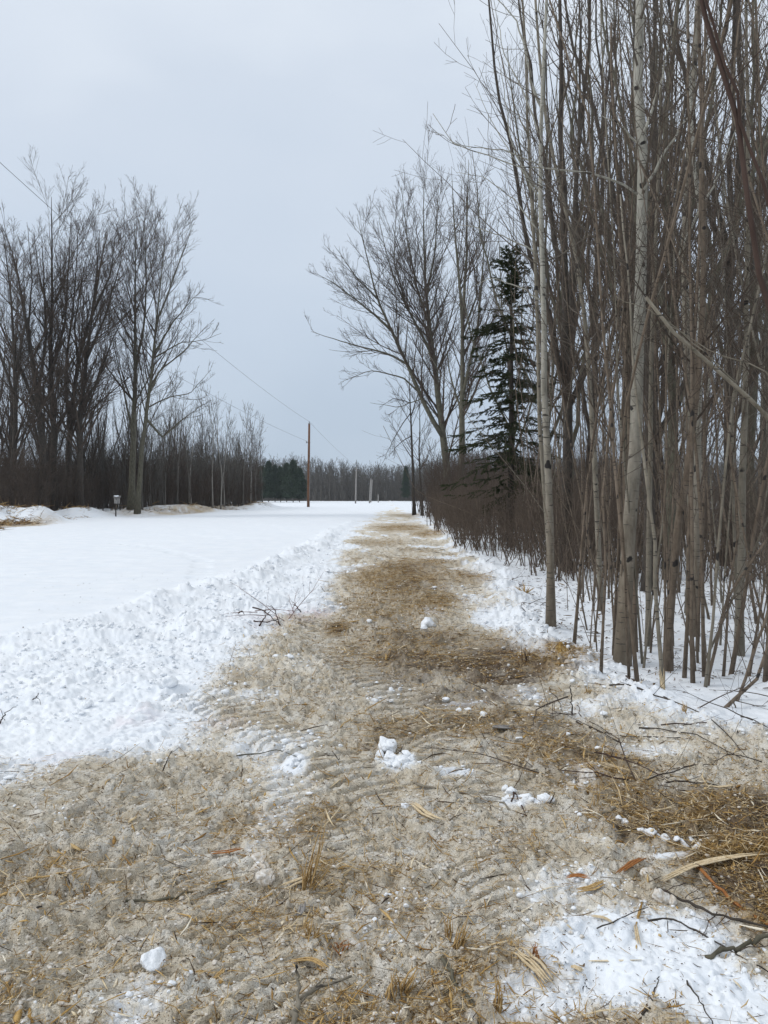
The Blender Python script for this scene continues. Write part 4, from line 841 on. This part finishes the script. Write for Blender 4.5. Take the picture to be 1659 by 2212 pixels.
splinter([(1290, 1650), (1370, 1675), (1380, 1690)], .018, M['cutwood'], 'pale splinter lying across the debris right of the ice lump', seed=17)
splinter([(455, 2110), (475, 2105), (490, 2090)], .014, M['gold'], 'small golden splinter at the lower left centre', seed=18)
def tuft(u, v, rays, w0, m, label, seed, name='splintered_stump', cat='stump', group=None):
    """a crushed stub: torn slivers standing up.  rays = (pixel offset at tip, height)"""
    rng = np.random.default_rng(seed+2500); b = Gp(u, v); D = b[1]; parts = []
    for du, dv in rays:
        for s in range(5):
            a = b+np.array([rng.normal(0, .012), rng.normal(0, .012), -.02]); e = U(u+du+rng.normal(0, 5), v+dv*rng.uniform(.6, 1.02), D+rng.normal(0, .02))
            mid = (a+e)/2+rng.normal(0, .008, 3); q = resample(np.array([a, mid, e]), 6)-b
            parts.append(tubes(q[None], (np.array([.8, 1, .9, .7, .45, .1])*w0*rng.uniform(.5, 1.1))[None], 4, flat=.5))
    V, F = join(parts); return tag(mesh(name, V, F, m, loc=b, smooth=False), label, cat, group)
tuft(662, 1918, [(40, -165), (18, -110), (-8, -60), (58, -70)], .008, M['gold'], 'tallest tuft of torn golden slivers, standing in the middle foreground', 1)
tuft(965, 2022, [(-4, -50), (8, -58)], .007, M['gold'], 'narrow upright golden stub left of the leaning one', 2)
tuft(984, 2048, [(30, -78), (20, -50)], .008, M['gold'], 'leaning torn golden stub right of the narrow upright one', 3)
tuft(856, 2144, [(-6, -55), (4, -40)], .007, M['gold'], 'left prong of torn yellow wood near the bottom edge', 4)
tuft(870, 2142, [(34, -62), (24, -45)], .008, M['gold'], 'right-leaning torn yellow stub near the bottom edge', 5)
tuft(1074, 2172, [(0, -75), (8, -40)], .007, M['gold'], 'upright torn stub near the bottom edge, right of the mottled stick', 6)
tuft(1154, 2070, [(0, -42), (5, -30)], .006, M['orange'], 'short brown torn stub beside the long pale splinter', 7)
tuft(1134, 1280, [(-2, -26), (-16, -16), (18, -14)], .018, M['gold'], 'small star-shaped golden stump left of the corner aspen', 8)
tuft(1433, 1492, [(-8, -54), (-4, -50)], .012, M['cutwood'], 'upright pale wedge of split wood at the foot of the crooked sapling', 9, 'split_wood', 'split wood')
tuft(1282, 1740, [(10, -60), (-4, -20)], .004, M['gold'], 'thin dry stalk standing in front of the golden debris', 10, 'dry_stalk', 'stalk')
tuft(670, 2020, [(5, -50), (20, -30), (-10, -25), (32, -10)], .006, M['gold'], 'splayed tuft of yellow fibres below the tallest tuft', 11)
tuft(735, 2065-20, [(10, -20), (20, -6), (-14, -10)], .006, M['orange'], 'small brown tuft at the edge of the little white patch', 12)
tuft(1270, 1500, [(-2, -22), (8, -14)], .008, M['gold'], 'small golden tuft at the crest of the right bank', 13)
tuft(1460+20, 1545, [(-8, -36), (6, -30)], .007, M['gold'], 'torn golden stub on the snow bank under the bent sapling', 14)
tuft(1145-8, 1480-45, [(-10, -50), (5, -40)], .008, M['red_twig'], 'clump of dark upright stalks on the straw ridge', 15, 'dry_stalk', 'stalk')

def snow_lump(cs, label, seed, m='snow', n=4, rough=.45, sq=.8, cat='snow lump', name='snow_lump'):
    rng = np.random.default_rng(seed+3500)
    for q, (u, v, rp) in enumerate(cs):
        b = Gp(u, v); r = rp*b[1]/FP; V, F = lump_data([0, 0, r*.15], r, rng, n, sq, rough); o = mesh(name, V, F, M[m], loc=b)
        tag(o, label if len(cs) == 1 else 'one chunk of the '+label, cat, label if len(cs) > 1 else None)
snow_lump([(838, 1612, 22), (822, 1628, 12), (846, 1632, 14)], 'tallest heap of white snow standing on the tread marks', 1)
snow_lump([(868, 1645, 16), (880, 1632, 11), (855, 1655, 12), (888, 1640, 8), (842, 1652, 9)], 'cluster of white snow crumbs at the foot of the largest lump', 2, n=3)
snow_lump([(1118, 1712, 15), (1102, 1706, 12), (1134, 1722, 11), (1090, 1710, 9), (1146, 1730, 6), (1126, 1735, 7)], 'knobbly white snow cluster right of the long grey branch', 3, n=3)
snow_lump([(1177, 1727, 17), (1160, 1735, 7)], 'rounded white lump right of the knobbly cluster', 4)
snow_lump([(328, 2086, 25)], 'round white snow lump at the lower left, alone on beige slush', 5)
snow_lump([(260, 2035, 8)], 'small icy ball above the round white lump', 6, 'dsnow', 3)
snow_lump([(875, 1742, 9)], 'little white snow ball at the tip of the pale slab', 7, n=3)
snow_lump([(1350, 1768, 11), (1336, 1774, 7)], 'white snow pair beside the grey log end', 8, n=3)
snow_lump([(1285, 1768, 7), (1275, 1772, 5), (1252, 1765, 5), (1246, 1757, 4)], 'string of tiny white snow crumbs under the grey log end', 9, n=3)
snow_lump([(1386, 1794, 8), (1404, 1801, 11), (1421, 1802, 6), (1436, 1809, 12), (1462, 1811, 9), (1474, 1818, 12), (1492, 1817, 7), (1507, 1822, 8)], 'long low ridge of white snow in front of the golden debris', 10, n=3)
snow_lump([(1275, 1680, 20), (1258, 1690, 12)], 'grey icy lump on the slush beside the golden debris', 11, 'dsnow')
snow_lump([(560, 1870, 22), (572, 1898, 18), (552, 1850, 14)], 'dirty grey ice block left of the tall splinter tuft', 12, 'dsnow', rough=.7)
snow_lump([(1400, 1876, 14)], 'rounded grey ice ball right of the orange splinter', 13, 'dsnow')
snow_lump([(1090-2, 1790-62, 6), (1490-540, 1520, 8), (962, 1524, 7)], 'white crumbs on the dark muddy ruts', 14, n=3)
snow_lump([(975, 1532, 9), (990, 1536, 8), (1010, 1540, 7), (1045, 1545, 8), (1055, 1549, 6)], 'row of white crumbs across the mud below the dark tread marks', 15, n=3)
snow_lump([(1430, 1935, 16), (1450, 1945, 14)], 'dirty snow block resting against the longest dark stick', 16, 'dsnow')
snow_lump([(925, 1352, 13), (915, 1358, 9)], 'white snow lump on the track beyond the dark tread marks', 17, n=3)
snow_lump([(705, 1960, 12), (712, 1985, 10), (724, 1975, 8)], 'small grey-white snow heap right of the tall tuft', 18, 'dsnow', n=3)
snow_lump([(365, 1490, 17), (190, 1525, 15), (166, 1538, 12)], 'packed white snow boulders in the ploughed ridge at the left', 19)

# ---- shredded wood, straw and crumbs scattered over the dirty strip
def scatter(n, ymin, ymax, pw, wt, rng):
    out = []; tot = 0
    while tot < n:
        m = n*4; y = ymin*(ymax/ymin)**(rng.random(m)**pw); x = rng.uniform(-.55, .6, m)*y*1.0
        d, st, mu, pk, ch, *_ = masks(x, y); keep = rng.random(m) < wt(d, st, mu, x, y)
        out.append(np.stack([x, y], 1)[keep]); tot += keep.sum()
    return np.concatenate(out)[:n]
def debris(name, n, ymin, ymax, pw, wt, ln, wd, tint, seed, pitch=.12, flat=.5, k=3, sides=3, az=None):
    rng = np.random.default_rng(seed); xy = scatter(n, ymin, ymax, pw, wt, rng); z = ground_h(xy[:, 0], xy[:, 1])
    sc_ = np.clip(xy[:, 1]/4, .8, 5)**.55
    l = ln*rng.lognormal(0, .55, n)*sc_; w_ = wd*rng.lognormal(0, .4, n)*sc_
    a = rng.random(n)*6.283 if az is None else rng.normal(az, .7, n); p = np.abs(rng.normal(0, pitch, n))*np.where(rng.random(n) < .05, 4, 1)
    D_ = np.stack([np.cos(a)*np.cos(p), np.sin(a)*np.cos(p), np.sin(p)], 1)
    c = np.stack([xy[:, 0], xy[:, 1], z+w_*.7+.003], 1)
    t = np.linspace(0, 1, k)[None, :, None]; P = c[:, None]+D_[:, None]*l[:, None, None]*t+rng.normal(0, 1, (n, k, 3))*(l*.05)[:, None, None]*np.array([1, 1, .3])
    e = P[:, -1]; ez = ground_h(e[:, 0], e[:, 1])+w_*.6; P[:, -1, 2] = np.maximum(P[:, -1, 2], ez); P[:, 1, 2] = np.maximum(P[:, 1, 2], (P[:, 0, 2]+P[:, -1, 2])/2-.004) if k == 3 else P[:, 1, 2]
    prof = np.array([.55, 1, .3]) if k == 3 else np.ones(k); Rr = w_[:, None]*prof[None]
    V, F = tubes(P, Rr, sides, flat=flat); tt = np.repeat(np.clip(rng.normal(tint[0], tint[1], n), 0, 1), k*sides)
    return tag(mesh(name, V, F, M['debris'], attrs={'tint': tt}, smooth=False), kind='stuff')
debris('straw_litter', 42000, 1.9, 60, .8, lambda d, s, m, x, y: np.clip(s*1.0+.12*d, 0, 1), .042, .0018, (.60, .17), 1, .15)
debris('wood_chips', 8000, 1.9, 14, .8, lambda d, s, m, x, y: np.clip(.16*d+s*.8+.1*m, 0, 1), .022, .0035, (.72, .18), 2, .2, .4, 3, 4)
debris('bark_crumbs', 16000, 1.9, 16, .75, lambda d, s, m, x, y: np.clip(.5*d+.4*m+.02+.12*(x > .1)*(y < 3.8), 0, 1), .008, .0019, (.14, .12), 3, .25, .7)
debris('wood_fibres', 6500, 1.9, 30, .85, lambda d, s, m, x, y: np.clip(.35*d+.5*s+.06*(x > .2)*(y < 3.6), 0, 1), .05, .0013, (.62, .2), 4, .15)
debris('fine_twigs', 1300, 2.2, 60, .9, lambda d, s, m, x, y: np.clip(.3*d+.5*s+.08*(x > 0), 0, 1), .085, .0018, (.12, .10), 5, .12, .9)
def crumbs(name, n, ymin, ymax, wt, r, m, seed):
    rng = np.random.default_rng(seed); xy = scatter(n, ymin, ymax, .8, wt, rng); z = ground_h(xy[:, 0], xy[:, 1]); V0, F0 = ico(2)
    rr = r*np.minimum(rng.lognormal(0, .45, n), 2.0)*np.clip(xy[:, 1]/5, .8, 2.5)**.5
    pl = nrm(rng.normal(0, 1, (n, 9, 3))); dd = rng.uniform(.55, .95, (n, 9))          # broken faces
    cs = np.einsum('vk,npk->nvp', V0, pl); dis = np.minimum(1.15, np.where(cs > .05, dd[:, None]/np.maximum(cs, .05), 9).min(2))*(1+.18*(rng.random((n, len(V0)))-.5))
    V = V0[None]*dis[..., None]*rr[:, None, None]*np.stack([rng.uniform(.7, 1.3, n), rng.uniform(.7, 1.3, n), rng.uniform(.5, .9, n)], 1)[:, None]+np.concatenate([xy, (z+rr*.25)[:, None]], 1)[:, None]
    F = (F0[None]+(np.arange(n)*len(V0))[:, None, None]).reshape(-1, 3)
    return tag(mesh(name, V.reshape(-1, 3), [F], m), kind='stuff')
def wt_white(d, s, m, x, y):
    xc = np.interp(y, XCp[:, 0], XCp[:, 1]); xr = np.interp(y, XRp[:, 0], XRp[:, 1])
    return np.clip((1-d)*ss(-.3, .2, x-xc)*ss(.9, .2, x-xr)*ss(-.2, .25, fbm(x*1.2, y*1.2, 131, 3)+.05), 0, 1)
crumbs('snow_crumbs', 1500, 4.2, 40, wt_white, .013, M['snow'], 11)
crumbs('slush_crumbs', 9000, 1.9, 14, lambda d, s, m, x, y: np.clip(d*(1-.7*s)*.6, 0, 1), .0058, M['dsnow'], 12)
crumbs('white_crumbs', 2200, 1.9, 14, lambda d, s, m, x, y: np.clip(ss(.95, .5, d)*ss(.02, .2, d)+.01, 0, 1), .007, M['snow'], 13)

debris('leaf_litter', 3500, 6, 30, .9, lambda d, s, m, x, y: np.clip((1-d)*(x > edge(y)-.6), 0, 1), .03, .004, (.17, .1), 6, .2, .5)

def near_bank(x, y):
    dd, S = seg_dist(x, y, LEFTB); return dd
debris('bank_litter', 2600, 30, 100, 1, lambda d, s, m, x, y: np.clip(ss(2.6, .6, near_bank(x, y))*ss(-.1, .15, fbm(x*.4, y*.4, 301, 3)), 0, 1), .13, .006, (.35, .25), 7, .25, .7)
# the air over the field: one box of very thin haze
V, F = box(-420, 420, -30, 420, -1.5, 60)
m = bpy.data.materials.new('haze'); m.use_nodes = True; m.node_tree.nodes.clear()
ho = m.node_tree.nodes.new('ShaderNodeOutputMaterial'); hv = m.node_tree.nodes.new('ShaderNodeVolumePrincipled')
hv.inputs['Density'].default_value = .0003; hv.inputs['Color'].default_value = (.80, .87, .95, 1); m.node_tree.links.new(hv.outputs[0], ho.inputs['Volume'])
tag(mesh('haze', V, F, m, smooth=False), kind='stuff')

debris('wood_slivers', 900, 1.9, 12, .8, lambda d, s, m, x, y: np.clip(.10*d+s+.05*(x > .3)*(y < 4), 0, 1), .10, .0042, (.66, .2), 8, .12, .45, 3, 4)
# loose brushwood dragged against the right bank: a few shapes, copied
rngB = np.random.default_rng(909); shapes = []
for q in range(5):
    L = .5+.25*q; P = np.stack([np.linspace(0, L, 8), np.cumsum(rngB.normal(0, .025, 8)), .01+.03*np.sin(np.linspace(0, 3.1, 8))], 1)
    rd = np.linspace(.0075, .002, 8); p2, r2 = kids(P[None], rd[None], rngB, dens=6, t0=.2, t1=1, a0=25, a1=60, ratio=.35, k=4, up=.15, wig=.1, rr=.6, tip=.0014, lmin=.08)
    V, F = join([tubes(P[None], rd[None], 6), tubes(p2, r2, 3)]); o = mesh('fallen_branch', V, F, (M['dark_bark'], M['twig'], M['red_twig'])[q % 3])
    tag(o, 'thin twiggy branch dropped in the debris along the foot of the right bank', 'branch', 'brushwood along the right bank'); shapes.append(o)
spots = [(rngB.uniform(1180, 1690), rngB.uniform(1500, 1720)) for _ in range(20)]+[(rngB.uniform(1430, 1700), rngB.uniform(1840, 2060)) for _ in range(12)]+[(rngB.uniform(960, 1200), rngB.uniform(1190, 1330)) for _ in range(12)]
for q, (u, v) in enumerate(spots):
    if q < 5: o = shapes[q]
    else: o = shapes[q % 5].copy(); COL.objects.link(o)
    b = Gp(u, v); o.location = (b[0], b[1], b[2]+.02); o.rotation_euler = (rngB.uniform(-.3, .3), rngB.normal(0, .1), rngB.uniform(0, 6.28)); k_ = rngB.uniform(.5, 1.0)*min(1, .25+.11*b[1])*(1 if b[1] > 4.3 else .7); o.scale = (k_, k_, k_)

for q in range(9):
    o = shapes[q % 5].copy(); o.data = shapes[q % 5].data.copy(); o.data.materials.clear(); o.data.materials.append(M['brush_red']); COL.objects.link(o)
    b = Gp(rngB.uniform(548, 650), rngB.uniform(1316, 1352)); o.location = (b[0], b[1], b[2]+.03); o.rotation_euler = (rngB.uniform(-.5, .5), rngB.uniform(-.7, .1), rngB.uniform(0, 6.28)); k_ = rngB.uniform(.45, .8); o.scale = (k_,)*3
    tag(o, 'reddish twiggy branch in the low heap on snow left of the track', 'branch', 'reddish brushwood heap left of the track')
